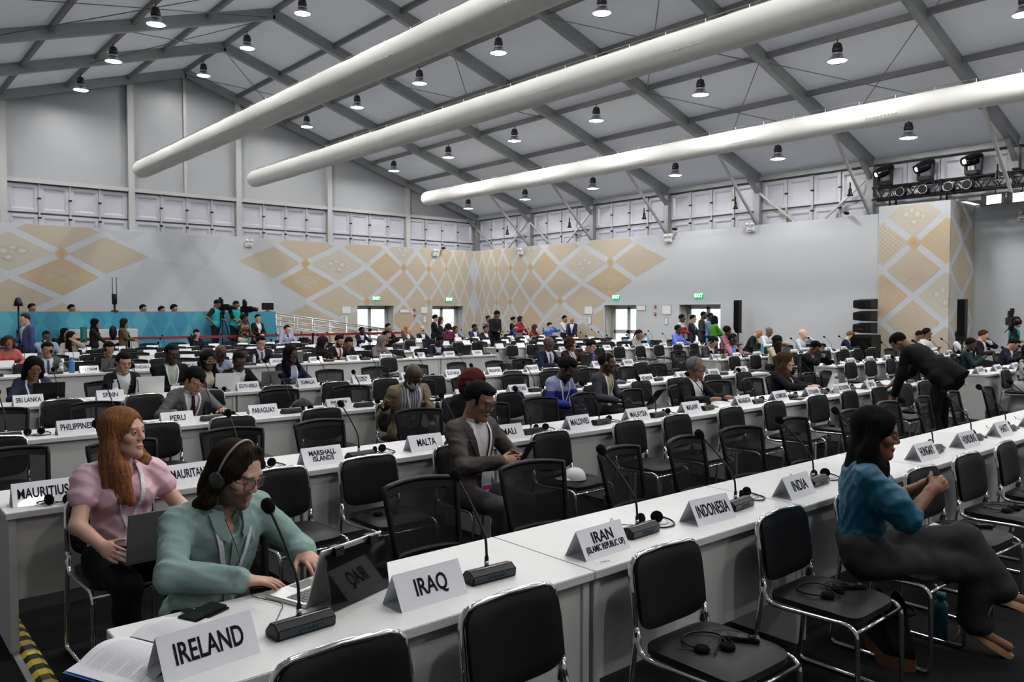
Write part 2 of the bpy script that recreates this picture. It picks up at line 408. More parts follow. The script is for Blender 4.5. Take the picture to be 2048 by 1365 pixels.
rosette(b, cb, 25.18 - TT[2], ZZ[1], 1)
o = link('printed_lattice', split_cells(b, DL, 0)); tag(o, 'gold diamond lattice printed on the partition behind the blue platform', 'wall print', None, 'structure')
b = MB(); lattice(b, cr, cells_for())
for k, j in ((2, 1), (6, 1), (8, 1), (10, 1), (4, 3), (8, 3), (10, 3)): rosette(b, cr, TT[k], ZZ[j], min(1, max(.3, (TT[k-1]-TT[k+1])/1.6)))
o = link('printed_lattice', split_cells(b, DR, 1)); tag(o, 'gold diamond lattice printed on the right partition', 'wall print', None, 'structure')
# faint grey triangles on the back partition
b = MB()
for P in ([(12.9, 4.5), (11.6, 4.5), (12.2, 3.4)], [(14.3, 3.6), (12.3, 3.4), (13.4, 1.9), (15.4, 1.9)], [(15.6, 4.5), (14.2, 4.5), (14.9, 4.1)]): b.poly([cb(t, z, .003) for t, z in P])
o = b.obj('printed_shade', 'shade'); tag(o, None, None, None, 'structure')
# pier print
b = MB()
c1 = lambda t, z, l: (WX - .05 - l, t, z); c2 = lambda t, z, l: (t, 8.42 - l, z)
HP = .84; ce = []
for j in range(0, 6):
    for i in range(-1, 2):
        if (i + j) % 2 == 0:
            pass
        else: continue
        ce.append((9.34 + i*HP, 9.34 + (i+1)*HP, 9.34 + (i-1)*HP, ZZ[j] + .02, .74, {(0, 0): 4, (0, 2): 5, (-1, 1): 6, (1, 1): 1, (1, 3): 6, (-1, 3): 4, (0, 4): 5}.get((i, j), 0)))
def clipt(mb, lo, hi, ax):
    me = mb.mesh('print', GM); bm = bmesh.new(); bm.from_mesh(me); n = Vector((1, 0, 0)) if ax == 0 else Vector((0, 1, 0))
    for v, sg in ((lo, 1), (hi, -1)):
        bmesh.ops.bisect_plane(bm, geom=bm.verts[:] + bm.edges[:] + bm.faces[:], plane_co=n*v, plane_no=n*(-sg), clear_outer=True)
    bm.to_mesh(me); bm.free(); return me
lattice(b, c1, ce, zt=4.7); rosette(b, c1, 9.34, 3.68, 1)
o = link('printed_lattice', clipt(b, 8.43, 10.28, 1)); tag(o, None, None, None, 'structure')
b = MB(); lattice(b, c2, [(22.5 + (c[0] - 8.5), 22.5 + (c[1]-8.5), 22.5 + (c[2]-8.5), c[3], c[4], 2 if c[5] == 6 else c[5]) for c in ce], zt=4.7)
o = link('printed_lattice', clipt(b, 22.51, 24.25, 0)); tag(o, None, None, None, 'structure')
# ------------------------------------------------------------------ frame of the tent
GX = [EX - 3.75*k for k in range(8)]
def roofz(x): return RZ - SL*abs(x - RX)
for k in range(11):
    y = EY - BAY*k
    for sg in (-1, 1):
        b = MB(); a = Vector((RX, y, RZ + .15)); e = Vector((RX + sg*13.2, y, roofz(RX + 13.2) + .15)); b.bar(a, e, .17, .30)
        b.bar(a + Vector((0, 0, -.152)), e + Vector((0, 0, -.152)), .05, .012)
        struct('roof_rafter', b, 'alu')
    b = MB(); b.box(EX - .02, EX + .2, y - .09, y + .09, 0 if y > 10.5 else 5.45, EZ + .2); b.bar((EX - .55, y, EZ + .12), (EX, y, EZ - .3), .1, .12); struct('eave_column', b, 'alu')
    if 0 < k < 9:
        b = MB(); b.bar((20.7, y - .0, roofz(20.7) + .02), (EX, y, 4.62), .07, .07); struct('knee_brace', b, 'post')
        t = thing('emergency_floodlight', f'small black floodlight hanging from the {ORD[k-1]} knee brace from the back corner', 'floodlight', (21.75, y - .02, 5.02), 0, 'floodlights on the knee braces')
        MB().lathe([(.02, .22), (.045, .2), (.05, .1), (.085, .02), (.085, 0), (.02, 0)], 10).obj('housing', 'black', t)
        MB().box(-.015, .015, -.015, .015, .2, .38).obj('bracket', 'black', t)
for x in [RX] + [RX + s*1.88*n for n in range(1, 7) for s in (-1, 1)]:
    b = MB(); z = roofz(x) + .2; b.box(x - .05, x + .05, -8, 29.4, z - .04, z + .09); struct('roof_purlin', b, 'purlin')
b = MB(); b.box(EX - .02, EX + .1, -8, 29.4, EZ + .06, EZ + .2); struct('eave_beam', b, 'post')
for i, x in enumerate(GX[1:-1]):
    b = MB(); b.box(x - .1, x + .1, 29.28, 29.46, 0, roofz(x) + .02); struct('gable_post', b, 'post')
b = MB(); b.box(RX - .05, RX + .05, 29.36, 29.46, 5.9, RZ); struct('gable_mullion', b, 'post')
b = MB(); b.box(-3.3, EX, 29.3, 29.46, 5.9, 6.03); struct('gable_beam', b, 'post')
# moulded panels in the band under the beam
def panel_mesh(w, z0, z1):
    b = MB(); m = .1; s = .055; d = .045; hw = w/2
    zs = [(z0 + .02, z1 - .02)]
    for a, c in zs:
        O = [(-hw, a), (hw, a), (hw, c), (-hw, c)]; I = [(-hw+m, a+m), (hw-m, a+m), (hw-m, c-m), (-hw+m, c-m)]
        J = [(-hw+m+s, a+m+s), (hw-m-s, a+m+s), (hw-m-s, c-m-s), (-hw+m+s, c-m-s)]
        vs = [(x, 0, z) for x, z in O] + [(x, 0, z) for x, z in I] + [(x, d, z) for x, z in J]
        fs = [(i, (i+1) % 4, 4+(i+1) % 4, 4+i) for i in range(4)] + [(4+i, 4+(i+1) % 4, 8+(i+1) % 4, 8+i) for i in range(4)] + [(8, 9, 10, 11)]
        b.add(vs, fs)
    return b.mesh('wall_panel', 'panel')
pm1 = panel_mesh(.86, 4.95, 5.88); pm2 = panel_mesh(.86, 4.0, 4.93)
rod = MB().box(-.022, .022, -.02, .03, 4.0, 5.9).box(-.05, .05, -.04, 0, 5.4, 5.45, 1).box(-.05, .05, -.04, 0, 4.78, 4.83, 1).mesh('panel_rod', ['post', 'black'])
def place(me, name, loc, rz=0):
    o = link(name, me, None, loc); o.rotation_euler = (0, 0, rz); tag(o, None, None, None, 'structure')
for i in range(7):
    x0 = GX[i+1] + .1; w = 3.55/4
    for q in range(4):
        place(pm1, 'wall_panel', (x0 + w*(q+.5), 29.43, 0)); place(pm2, 'wall_panel', (x0 + w*(q+.5), 29.43, 0))
        if q: place(rod, 'panel_rod', (x0 + w*q, 29.4, 0))
for k in range(0, 9):
    y0 = EY - BAY*(k+1) + .09; w = (BAY - .18)/4
    for q in range(4):
        place(pm1, 'wall_panel', (23.16, y0 + w*(q+.5), .12), -pi/2); k < 5 and place(pm2, 'wall_panel', (23.16, y0 + w*(q+.5), .06), -pi/2)
        if q: k < 5 and place(rod, 'panel_rod', (23.13, y0 + w*q, .1), -pi/2)
    if k in (0, 1, 4):
        ym = y0 + BAY/2 - .09
        for yy in (y0 + .05, y0 + BAY - .2):
            b = MB(); b.bar((22.98, yy, EZ - .35), (22.98, ym + (.2 if yy > ym else -.2), 4.38), .06, .06); struct('wall_brace', b, 'post')
for (k, xa, xb) in ((1, 5.9, 9.8), (0, 9.9, 13.6), (2, 13.6, 17.3), (4, 13.6, 17.3), (4, 17.3, 21), (5, 17.4, 21.1), (6, 13.6, 17.3), (2, 2.3, 9.6), (3, 2.3, 9.6)):
    ya, yb = EY - BAY*k - .1, EY - BAY*(k+1) + .1
    for a, c in (((xa, ya), (xb, yb)), ((xa, yb), (xb, ya))):
        b = MB(); b.tube([(a[0], a[1], roofz(a[0]) + .06), (c[0], c[1], roofz(c[0]) + .06)], .012, 5); struct('bracing_cable', b, 'purlin')
# ------------------------------------------------------------------ high-bay lamps
def lamp_proto():
    t = thing('high_bay_lamp', 'x', 'ceiling lamp', (0, 0, 0))
    MB().lathe([(.0, .40), (.07, .40), (.09, .38), (.1, .33), (.1, .3), (.115, .3), (.115, .22), (.09, .2)], 16).obj('housing', 'housing', t)
    MB().lathe([(.095, .2), (.12, .17), (.12, .14), (.1, .14)], 16).obj('driver_ring', 'refl', t)
    MB().lathe([(.08, .14), (.11, .13), (.2, .03), (.225, .0), (.22, -.006), (.19, .03), (.09, .12)], 20).obj('reflector', 'refl', t)
    MB().lathe([(.0, .022), (.205, .022), (.207, .012), (.0, .012)], 20).obj('lens', 'lamp', t)
    MB().tube([(0, 0, .4), (0, 0, .56)], .012, 6).obj('hook', 'housing', t)
    return t
lp = lamp_proto(); first = True
LN = {6.08: 'left slope lamp row', 9.84: 'ridge lamp row', 13.6: 'lamp row between ridge and middle duct', 17.36: 'lamp row between middle and right ducts', 21.12: 'lamp row nearest the right wall', 2.32: 'far left lamp row'}
for x in (2.32, 6.08, 9.84, 13.6, 17.36, 21.12):
    for k in range(0, 10):
        if x < 3 and k % 2: continue
        y = EY - BAY*(k+.5); loc = (x, y, roofz(x) - .33 if x != RX else RZ - .36)
        lb = f'white high-bay lamp in the {LN[x]}, {ORD[k]} from the gable'
        if first: lp.location = loc; lp['label'] = lb; lp['group'] = 'high-bay lamps under the roof'; first = False
        else: dup(lp, loc, 0, lb, 'high-bay lamps under the roof')
# ------------------------------------------------------------------ fabric ducts
for (x, z, lab) in ((7.72, 6.33, 'left white fabric air duct, nearest the ridge'), (11.45, 6.42, 'middle white fabric air duct'), (18.75, 6.42, 'right white fabric air duct, nearest the right wall')):
    t = thing('air_duct', lab + ' hanging along the hall', 'air duct', (x, 27.3, z), 0, 'fabric air ducts')
    pr_ = [(.0, .0), (.14, .01), (.22, .05), (.265, .12), (.28, .22)]
    n = 40
    for i in range(1, n+1): pr_.append((.28 + .004*((i % 2)*2-1), .22 + 34*i/n))
    b = MB(); b.lathe([(r, -s) for r, s in pr_], 28, axis='y'); b.obj('duct_sleeve', 'duct', t)
    for q in range(2, 8):
        nb = MB()
        for i in range(9): nb.lathe([(.0, .012), (.016, .008), (.018, 0)], 6, (-.285*sin(1.15), -q*3.7 - .06*i*1.4, -.285*cos(1.15)))
        nb.obj('nozzle_row', 'hole', t)
    for q in range(36):
        if q % 1 == 0:
            MB().bar((0, -1.2 - q*.85, .27), (0, -1.2 - q*.85, .36), .012).obj('hanger', 'duct', t)
    MB().tube([(0, -.3, .36), (0, -33, .36)], .006, 5).obj('suspension_cable', 'purlin', t)
# ------------------------------------------------------------------ doors
def door(name, n, horiz, a, c, label):
    t = thing(name, label, 'door', (0, 0, 0)); t['kind'] = 'structure'; del t['category']
    P = (lambda u, d, z: (u, WY + d, z)) if horiz else (lambda u, d, z: (WX + d, u, z))
    def bx(b, u0, u1, d0, d1, z0, z1, mi=0):
        p, q = P(u0, d0, z0), P(u1, d1, z1); b.box(min(p[0], q[0]), max(p[0], q[0]), min(p[1], q[1]), max(p[1], q[1]), z0, z1, mi)
    b = MB(); bx(b, a - .02, a, .1, .62, 0, DZ + .02); bx(b, c, c + .02, .1, .62, 0, DZ + .02); bx(b, a, c, .1, .62, DZ, DZ + .02); b.obj('door_reveal', 'g0', t)
    b = MB(); bx(b, a, a + .06, .5, .58, 0, DZ); bx(b, c - .06, c, .5, .58, 0, DZ); bx(b, a, c, .5, .58, DZ - .07, DZ); m_ = (a + c)/2
    b.obj('door_frame', 'frame', t)
    for (u0, u1) in ((a + .06, m_), (m_, c - .06)):
        b = MB(); bx(b, u0, u0 + .07, .51, .56, .02, DZ - .07); bx(b, u1 - .07, u1, .51, .56, .02, DZ - .07); bx(b, u0, u1, .51, .56, DZ - .15, DZ - .07); bx(b, u0, u1, .51, .56, .02, .16); bx(b, u0, u1, .51, .56, .95, 1.09)
        lf = b.obj('door_leaf', 'frame', t); g = MB(); bx(g, u0 + .07, u1 - .07, .53, .54, .16, DZ - .15); g.obj('pane', 'glass', lf)
        h = MB(); bx(h, (u0 + .02 if u0 == m_ else u1 - .06), (u0 + .06 if u0 == m_ else u1 - .02), .44, .51, .98, 1.04); h.obj('door_handle', 'black', lf)
    return t
door('door_1', 1, True, *DL[0], 'glazed double door in the back partition, farther from the corner')
door('door_2', 2, True, *DL[1], 'glazed double door in the back partition, beside the corner')
door('door_3', 3, False, *DR[0], 'glazed double door in the right partition, nearer the corner')
door('door_4', 4, False, *DR[1], 'open doorway in the right partition where people stand')
def exit_sign(loc, rz, label):
    t = thing('exit_sign', label, 'exit sign', loc, rz, 'green exit signs over the doors')
    MB().box(-.19, .19, -.03, .0, -.085, .085).obj('sign_box', 'exitg', t, .006)
    o = link('lettering', TX['EXIT'], t, (0, -.032, 0)); o.rotation_euler = (pi/2, 0, 0)
for x, lb in ((17.34, 'green EXIT sign over the back partition door farther from the corner'), (21.1, 'green EXIT sign over the back partition door beside the corner')): exit_sign((x, WY, 2.33), 0, lb)
for y, lb in ((20.17, 'green EXIT sign over the right partition door nearer the corner'), (16.42, 'green EXIT sign over the doorway where people stand')): exit_sign((WX, y, 2.33), -pi/2, lb)
# paper notices and call points beside the doors
def notice(loc, rz, w, h, name, label, mats='white', purple=False):
    t = thing(name, label, 'notice', loc, rz)
    MB().box(-w/2, w/2, -.012, 0, -h/2, h/2).obj('sheet', mats, t)
    b = MB(); e = .012
    for q in ((-w/2, w/2, h/2 - e, h/2), (-w/2, w/2, -h/2, -h/2 + e), (-w/2, -w/2 + e, -h/2, h/2), (w/2 - e, w/2, -h/2, h/2)): b.box(q[0], q[1], -.02, 0, q[2], q[3])
    b.obj('border', 'text', t)
notice((15.95, WY, 1.86), 0, .42, .32, 'notice_board', 'framed white notice left of the back door farther from the corner')
notice((15.95, WY, 1.45), 0, .17, .3, 'wall_notice', 'small sheet below the framed notice by the farther back door', 'white', True)
notice((19.75, WY, 1.86), 0, .38, .32, 'notice_board', 'framed white notice between the two back doors')
notice((19.78, WY, 1.45), 0, .17, .3, 'wall_notice', 'small sheet below the framed notice between the back doors', 'white', True)
notice((18.75, WY, 1.82), 0, .5, .16, 'wall_notice', 'wide white sheet right of the farther back door')
notice((WX, 21.6, 1.85), -pi/2, .46, .32, 'notice_board', 'framed white notice left of the right partition door by the corner')
notice((WX, 21.55, 1.45), -pi/2, .18, .3, 'wall_notice', 'small sheet below the framed notice near the corner door', 'white', True)
notice((WX, 18.95, 1.93), -pi/2, .4, .2, 'wall_notice', 'white sheet right of the right partition door by the corner')
notice((WX, 17.8, 1.86), -pi/2, .4, .34, 'notice_board', 'framed white notice left of the doorway where people stand')
notice((WX, 17.8, 1.45), -pi/2, .14, .24, 'wall_notice', 'small sheet below the framed notice by the doorway with people', 'white', True)
for i, (loc, rz, lb) in enumerate((((19.25, WY, 1.86), 0, 'upper red call point between the back doors'), ((19.25, WY, 1.62), 0, 'lower red call point between the back doors'), ((WX, 18.3, 1.96), -pi/2, 'upper red call point on the right partition'), ((WX, 18.3, 1.70), -pi/2, 'lower red call point on the right partition'))):
    t = thing('fire_call_point', lb, 'call point', loc, rz); MB().box(-.05, .05, -.04, 0, -.05, .05).obj('housing', 'red', t, .008); MB().lathe([(.025, -.045), (.025, -.04)], 10, axis='y').obj('button', 'white', t)
def emergency_light(loc, rz, label):
    t = thing('emergency_light', label, 'emergency light', loc, rz, 'twin-spot emergency lights along the partition top')
    MB().box(-.14, .14, -.09, 0, -.1, .06).obj('battery_box', 'white', t, .01)
    for s in (-1, 1): MB().lathe([(.055, -.1), (.05, -.03), (.02, .0)], 12, (s*.09, -.04, .13), axis='y').obj('spot_head', 'white', t)
    MB().box(-.1, .1, -.094, -.088, -.07, -.04).obj('label_strip', 'grey', t)
emergency_light((11.9, WY, 4.28), 0, 'white twin-spot emergency light above the grey print on the back partition')
emergency_light((20.35, WY, 4.33), 0, 'white twin-spot emergency light on the gold print near the corner')
emergency_light((WX, 25.6, 4.3), -pi/2, 'first white twin-spot emergency light right of the corner')
emergency_light((WX, 17.7, 4.32), -pi/2, 'white twin-spot emergency light beside the end of the right print')
emergency_light((WX, 14.4, 4.45), -pi/2, 'white twin-spot emergency light on the blank right partition')
emergency_light((24.2, 7.2, 4.3), -pi/2, 'white twin-spot emergency light right of the printed pier')
for loc, rz, lb in (((20.7, WY - .05, 4.55), 0, 'tiny black camera on the back partition top'), ((WX - .05, 17.35, 4.62), -pi/2, 'tiny black camera beside the right print end'), ((WX - .05, 11.2, 4.6), -pi/2, 'tiny black camera left of the printed pier')):
    t = thing('security_camera', lb, 'camera', loc, rz); MB().lathe([(.045, -.2), (.05, -.05), (.045, 0)], 12, (0, 0, .04), axis='y').obj('camera_body', 'black', t); MB().box(-.02, .02, -.05, .05, -.06, 0).obj('bracket', 'white', t)
# ------------------------------------------------------------------ platform, ramp, barrier
b = MB(); b.box(3.3, 11.35, 25.3, 25.42, 0, 1.79); o = b.obj('blue_platform', 'blue'); tag(o, 'blue printed front wall of the camera platform', 'platform wall')
bb = MB(); zt_ = 1.78
for i in range(14):
    x = 3.6 + i*.58
    for j, zc in enumerate((1.5, .9, .3)):
        xx = x + (.29 if j % 2 else 0)
        if xx > 11.0: continue
        bb.poly([(xx - .24, 25.296, zc), (xx, 25.296, min(zt_, zc + .5)), (xx + .24, 25.296, zc), (xx, 25.296, zc - .5)] if zc + .5 < 1.78 else [(xx - .24, 25.296, zc), (xx - .1, 25.296, zt_), (xx + .1, 25.296, zt_), (xx + .24, 25.296, zc), (xx, 25.296, zc - .5)], 0 if (i + j) % 3 else 1)
bb.obj('diamond_print', ['blued', 'bluel'], o)
b = MB(); b.box(3.1, 3.3, 25.25, 25.45, 0, 1.85); tag(b.obj('white_partition_edge', 'white'), 'white panel edge at the left end of the blue platform', 'panel')
b = MB(); b.box(3.3, 11.35, 25.42, 28.8, .0, .6); tag(b.obj('platform_deck', 'grey'), 'raised deck behind the blue platform wall', 'platform')
b = MB(); b.box(8.2, 11.6, 24.5, 25.28, 0, .40); tag(b.obj('camera_riser', 'black'), 'low black riser under the camera operators', 'riser')
b = MB(); b.box(4.9, 6.9, 24.9, 25.2, 0, 1.28); o = b.obj('counter', 'white', None, .01); tag(o, 'pale counter in front of the blue platform wall', 'counter')
t = thing('access_ramp', 'white access ramp with metal handrail beside the blue platform', 'ramp')
b = MB(); b.prism([(11.4, 25.5, 0), (16.1, 25.5, 0), (16.1, 25.5, .05), (11.4, 25.5, .7)], (0, 1.2, 0)); b.obj('ramp_body', 'white', t)
for dy in (0, 1.15):
    for dz in (1.02, .8, .6):
        MB().tube([(11.4, 25.5 + dy, .72 + dz), (16.1, 25.5 + dy, .07 + dz)], .022, 6).obj('handrail', 'silver', t)
    for i in range(8):
        x = 11.45 + i*.66; z = .7 - .65*(x - 11.4)/4.7
        MB().tube([(x, 25.5 + dy, z), (x, 25.5 + dy, z + 1.02)], .02, 6).obj('rail_post', 'silver', t)
t = thing('belt_barrier', 'red retractable belt barrier in front of the blue platform', 'barrier')
for i in range(7):
    x = 4.6 + i*1.9; g = MB(); g.lathe([(.16, 0), (.16, .02), (.03, .05), (.028, 1.0), (.04, 1.0), (.04, 1.08), (0, 1.08)], 12, (x, 24.33, 0)); g.obj('barrier_post', 'black', t)
MB().box(4.6, 16.0, 24.32, 24.34, .98, 1.06).obj('belt', 'red', t)
# ------------------------------------------------------------------ speakers and stage lighting
t = thing('line_array', 'stack of three black line-array speakers on a subwoofer left of the printed pier', 'loudspeaker', (22.05, 10.42, 0), -pi/2)
MB().box(-.31, .31, -.3, .3, 0, 1.14).obj('subwoofer', 'black', t, .02)
MB().box(-.27, .27, -.32, -.3, .08, 1.06).obj('grille', 'foam', t)
for i in range(3):
    z = 1.18 + i*.335; e = MB(); e.prism([(-.25, -.26, z + .04), (-.25, .2, z + .0), (-.25, .2, z + .30), (-.25, -.26, z + .25)], (.50, 0, 0)); e.obj('array_element', 'black', t, .015)
    MB().box(-.1, .1, -.27, -.25, z + .08, z + .2).obj('horn', 'gloss', t)
def column_speaker(loc, rz, lab, top):
    t = thing('column_speaker', lab, 'loudspeaker', loc, rz)
    b = MB(); b.prism([(-.09, -.13, top - .92), (.09, -.13, top - .92), (.09, -.13, top), (-.09, -.13, top)], (0, .2, 0)); b.prism([(-.09, -.13, top - .92), (.09, -.13, top - .92), (.06, -.06, top - 1.05), (-.06, -.06, top - 1.05)], (0, .2, 0)); b.obj('cabinet', 'black', t, .01)
    MB().box(-.08, .08, -.14, -.13, top - .9, top - .03).obj('grille', 'foam', t)
    MB().tube([(0, 0, .03), (0, 0, top - 1.0)], .03, 8).obj('pole', 'black', t)
    MB().lathe([(.2, 0), (.2, .02), (.05, .05)], 16).obj('base', 'black', t)
column_speaker((22.1, 14.57, 0), -pi/2, 'slim black column speaker on a pole by the blank right partition', 2.15)
column_speaker((21.34, 7.65, 0), -pi/2, 'slim black column speaker on a pole in front of the printed pier', 2.1)
t = thing('lighting_truss', 'black lattice lighting truss above the printed pier', 'truss', (22.9, 0, 0))
b = MB()
y0, y1 = 2.0, 10.62; zb, zt2 = 4.98, 5.32
for xx in (-.17, .17):
    for z in (zb, zt2): b.tube([(xx, y0, z), (xx, y1, z)], .027, 6)
b.obj('chord', 'truss', t)
b = MB(); n = 40
for i in range(n):
    ya, yb2 = y0 + (y1-y0)*i/n, y0 + (y1-y0)*(i+1)/n
    for xx in (-.17, .17): b.tube([(xx, ya, zb if i % 2 else zt2), (xx, yb2, zt2 if i % 2 else zb)], .014, 5)
    for z in (zb, zt2): b.tube([(-.17, ya, z), (.17, yb2, z)], .012, 5)
b.obj('lacing', 'truss', t)
for yy in (10.1, 8.75):
    for xx in (-.2, .2):
        MB().tube([(xx, yy, 4.745), (xx, yy, 5.35)], .027, 6).obj('truss_leg', 'truss', t)
def moving_head(y, lab, aim):
    t = thing('moving_head', lab, 'stage light', (22.82, y, 5.36), 0, 'moving head lights on the truss')
    MB().box(-.17, .17, -.17, .17, 0, .12).obj('base', 'black', t, .02)
    for s in (-1, 1): MB().bar((0, s*.18, .1), (0, s*.19, .42), .12, .05).obj('yoke_arm', 'black', t)
    d = Vector(aim).normalized(); c = Vector((0, 0, .42))
    R = d.to_track_quat('Z', 'Y').to_matrix()
    def tr(b):
        b.v = [tuple(c + R @ Vector(v)) for v in b.v]; return b
    hd = tr(MB().lathe([(.09, -.24), (.15, -.16), (.165, 0), (.15, .16), (.125, .28), (.12, .3), (.1, .28)], 16)).obj('lamp_head', 'gloss', t)
    tr(MB().lathe([(.0, .285), (.06, .285), (.06, .28)], 14)).obj('lens', 'lit', hd)
for y, lab, aim in ((10.3, 'moving head light at the left end of the truss', (-1, .9, -.6)), (9.2, 'second moving head light from the truss left end', (-1, .9, -.6)), (8.0, 'third moving head light from the truss left end', (-1, .7, -.35)), (6.55, 'moving head light nearest the right edge of the photo', (-1, .5, -.3))): moving_head(y, lab, aim)
for y, lab in ((9.75, 'par can under the truss, farthest left'), (9.15, 'par can under the truss, second from left'), (8.5, 'silver-rimmed par can under the truss, third from left'), (8.05, 'par can under the truss, farthest right')):
    t = thing('par_can', lab, 'stage light', (22.7, y, 5.1), 0, 'par cans under the truss')
    MB().lathe([(.06, .16), (.1, .1), (.11, -.1), (.12, -.18), (.1, -.18)], 14, axis='x').obj('can', 'black', t); MB().tube([(-.185, .118*cos(a*pi/10), .118*sin(a*pi/10)) for a in range(20)], .007, 6, closed=True).obj('front_ring', 'silver', t); MB().lathe([(0, -.172), (.112, -.172), (.112, -.168), (0, -.168)], 14, axis='x').obj('lens', 'gloss', t); MB().box(-.02, .02, -.02, .02, .08, .2).obj('clamp', 'black', t)
for y, lab in ((7.45, 'bright white softbox panel under the truss, left one'), (6.85, 'bright white softbox panel under the truss, right one')):
    t = thing('softbox_panel', lab, 'stage light', (22.68, y, 4.66), -.35, 'softbox panels under the truss')
    MB().box(-.0, .1, -.23, .23, -.13, .13).obj('housing', 'black', t, .01); MB().box(-.012, -.002, -.2, .2, -.11, .11).obj('light_panel', 'lit', t)
    MB().tube([(.05, 0, .12), (.05, 0, .34)], .015, 6).obj('yoke', 'black', t)
    for s in (-1, 1): MB().add([(0, s*.23, -.13), (-.1, s*.29, -.16), (-.1, s*.29, .16), (0, s*.23, .13)], [(0, 1, 2, 3)]).obj('barn_door', 'black', t)
# ------------------------------------------------------------------ desks
ROWN = ['front desk row', 'second desk row', 'third desk row', 'fourth desk row', 'fifth desk row', 'sixth desk row', 'seventh desk row', 'last desk row']
def desk_proto(w, name='desk'):
    t = thing(name, 'x', 'desk')
    MB().box(0, w - .004, 0, DD, DH - .035, DH).obj('worktop', 'desk', t, .003)
    for x in (.012, w - .052): MB().box(x, x + .04, .02, DD - .01, 0, DH - .035).obj('side_panel', 'deskedge', t, .003)
    MB().box(.052, w - .052, .03, .05, .28, DH - .035).obj('front_panel', 'deskedge', t, .002)
    g = MB(); g.lathe([(.033, 0), (.04, .006), (.022, .008), (.022, .0)], 14, (.008, DD/2, .58), axis='x'); g.obj('cable_grommet', 'white', t)
    return t
dk = {1.65: desk_proto(1.65), .825: desk_proto(.825)}
used = set()
def desk(w, x, y, label):
    loc = (x, y, 0)
    if w not in used: used.add(w); dk[w].location = loc; dk[w]['label'] = label; dk[w]['group'] = 'white conference desks'
    else: dup(dk[w], loc, 0, label, 'white conference desks')
NL, NR = 7, 4
for r, y in enumerate(DY):
    for i in range(NL): desk(1.65, LX0 + 1.65*i, y, f'white two-seat desk in the {ROWN[r]}, {ORD[i]} from the left end')
    for i in range(NR): desk(1.65, RX0 + 1.65*i, y, f'white two-seat desk right of the aisle in the {ROWN[r]}, {ORD[i]} from the aisle')
    if r not in (2, 3, 4): desk(.825, RX0 + 1.65*NR, y, f'white single desk ending the {ROWN[r]} by the right partition')
# ------------------------------------------------------------------ chairs
def rounded_pad(w, h, th, curve, fn, nu=14, nv=12, p=6.0):
    """padded slab: superellipse outline, two faces and a rim; fn maps (x, y, offset) to space"""
    b = MB()
    def pt(u, v, side):
        a = 2*u - 1; c = 2*v - 1
        r_ = max(abs(a), abs(c), 1e-6); q_ = max(1e-6, (abs(a)/r_)**p + (abs(c)/r_)**p)**(1/p); x = a/q_*w/2; y = c/q_*h/2
        e = max(abs(a), abs(c)); bulge = th/2*(1 - .55*max(0, (e-.72)/.28)**2)
        return fn(x, y, side*bulge)
    for sd in (1, -1): b.grid(lambda u, v: pt(u, v, sd), nu, nv)
    ring = [(i/nu, 0) for i in range(nu)] + [(1, j/nv) for j in range(nv)] + [(1 - i/nu, 1) for i in range(nu)] + [(0, 1 - j/nv) for j in range(nv)]
    vs = []; n = len(ring)
    for u, v in ring: vs += [pt(u, v, 1), pt(u, v, -1)]
    b.add(vs, [(2*i, 2*i+1, (2*i+3) % (2*n), (2*i+2) % (2*n)) for i in range(n)], 0, True)
    return b
def side_path(s):
    x = .222*s
    P = [(x*.975, .215, .53), (x*.985, .205, .49)] + arc((.15, .485), .055, -.1, -1.45, 4, fixed=x) + [(x, .1, .427), (x, -.15, .435)] + arc((-.185, .38), .055, pi/2, pi, 4, fixed=x) + \
        [(x, -.245, .2)] + arc((-.215, .042), .03, pi, 1.5*pi, 4, fixed=x) + [(x, .0, .012)] + arc((.235, .042), .03, 1.5*pi, 2*pi - .15, 4, fixed=x) + [(x, .25, .2), (x*1.0, .222, .45), (x*.995, .213, .54)]
    return P
def visitor_proto():
    t = thing('visitor_chair', 'x', 'chair')
    seat = rounded_pad(.43, .43, .06, 0, lambda x, y, o: (x, y - .01, .455 + o - .10*max(0, -(y + .1))**1.5*3 - .02*(x/.2)**2*0))
    seat.obj('seat', 'vinyl', t)
    back = rounded_pad(.418, .282, .042, 0, lambda x, y, o: (x, .252 + .045*(y/.15)*.5 - .035*(1 - (x/.21)**2)*-1 - .035 + o, .662 + y - (.022*(1 - (x/.21)**2) if y < 0 else -.008*(1 - (x/.21)**2))*abs(y)/.14))
    back.obj('backrest', 'vinyl', t)
    for s in (-1, 1): MB().tube(side_path(s), .0115, 8).obj('side_frame', 'chrome', t)
    x = .222
    P = [(-x, .213, .5), (-x, .235, .68), (-x*.98, .25, .75)] + [(-x*.98 + .06*(1 - cos(a)), .25 + .005*sin(a), .75 + .06*sin(a)) for a in (.5, 1.0, 1.57)] + [(0, .262, .816)] + [(x*.98 - .06*(1 - cos(a)), .25 + .005*sin(a), .75 + .06*sin(a)) for a in (1.57, 1.0, .5)] + [(x*.98, .25, .75), (x, .235, .68), (x, .213, .5)]
    MB().tube(P, .0115, 8).obj('back_hoop', 'chrome', t)
    MB().tube([(-x, -.236, .41), (x, -.236, .41)], .009, 8).obj('seat_bar', 'chrome', t)
    for s in (-1, 1): MB().tube([(x*s*.985, .224, .455), (x*s*.985, .216, .535)], .0145, 8).obj('joint_sleeve', 'chrome', t)
    return t
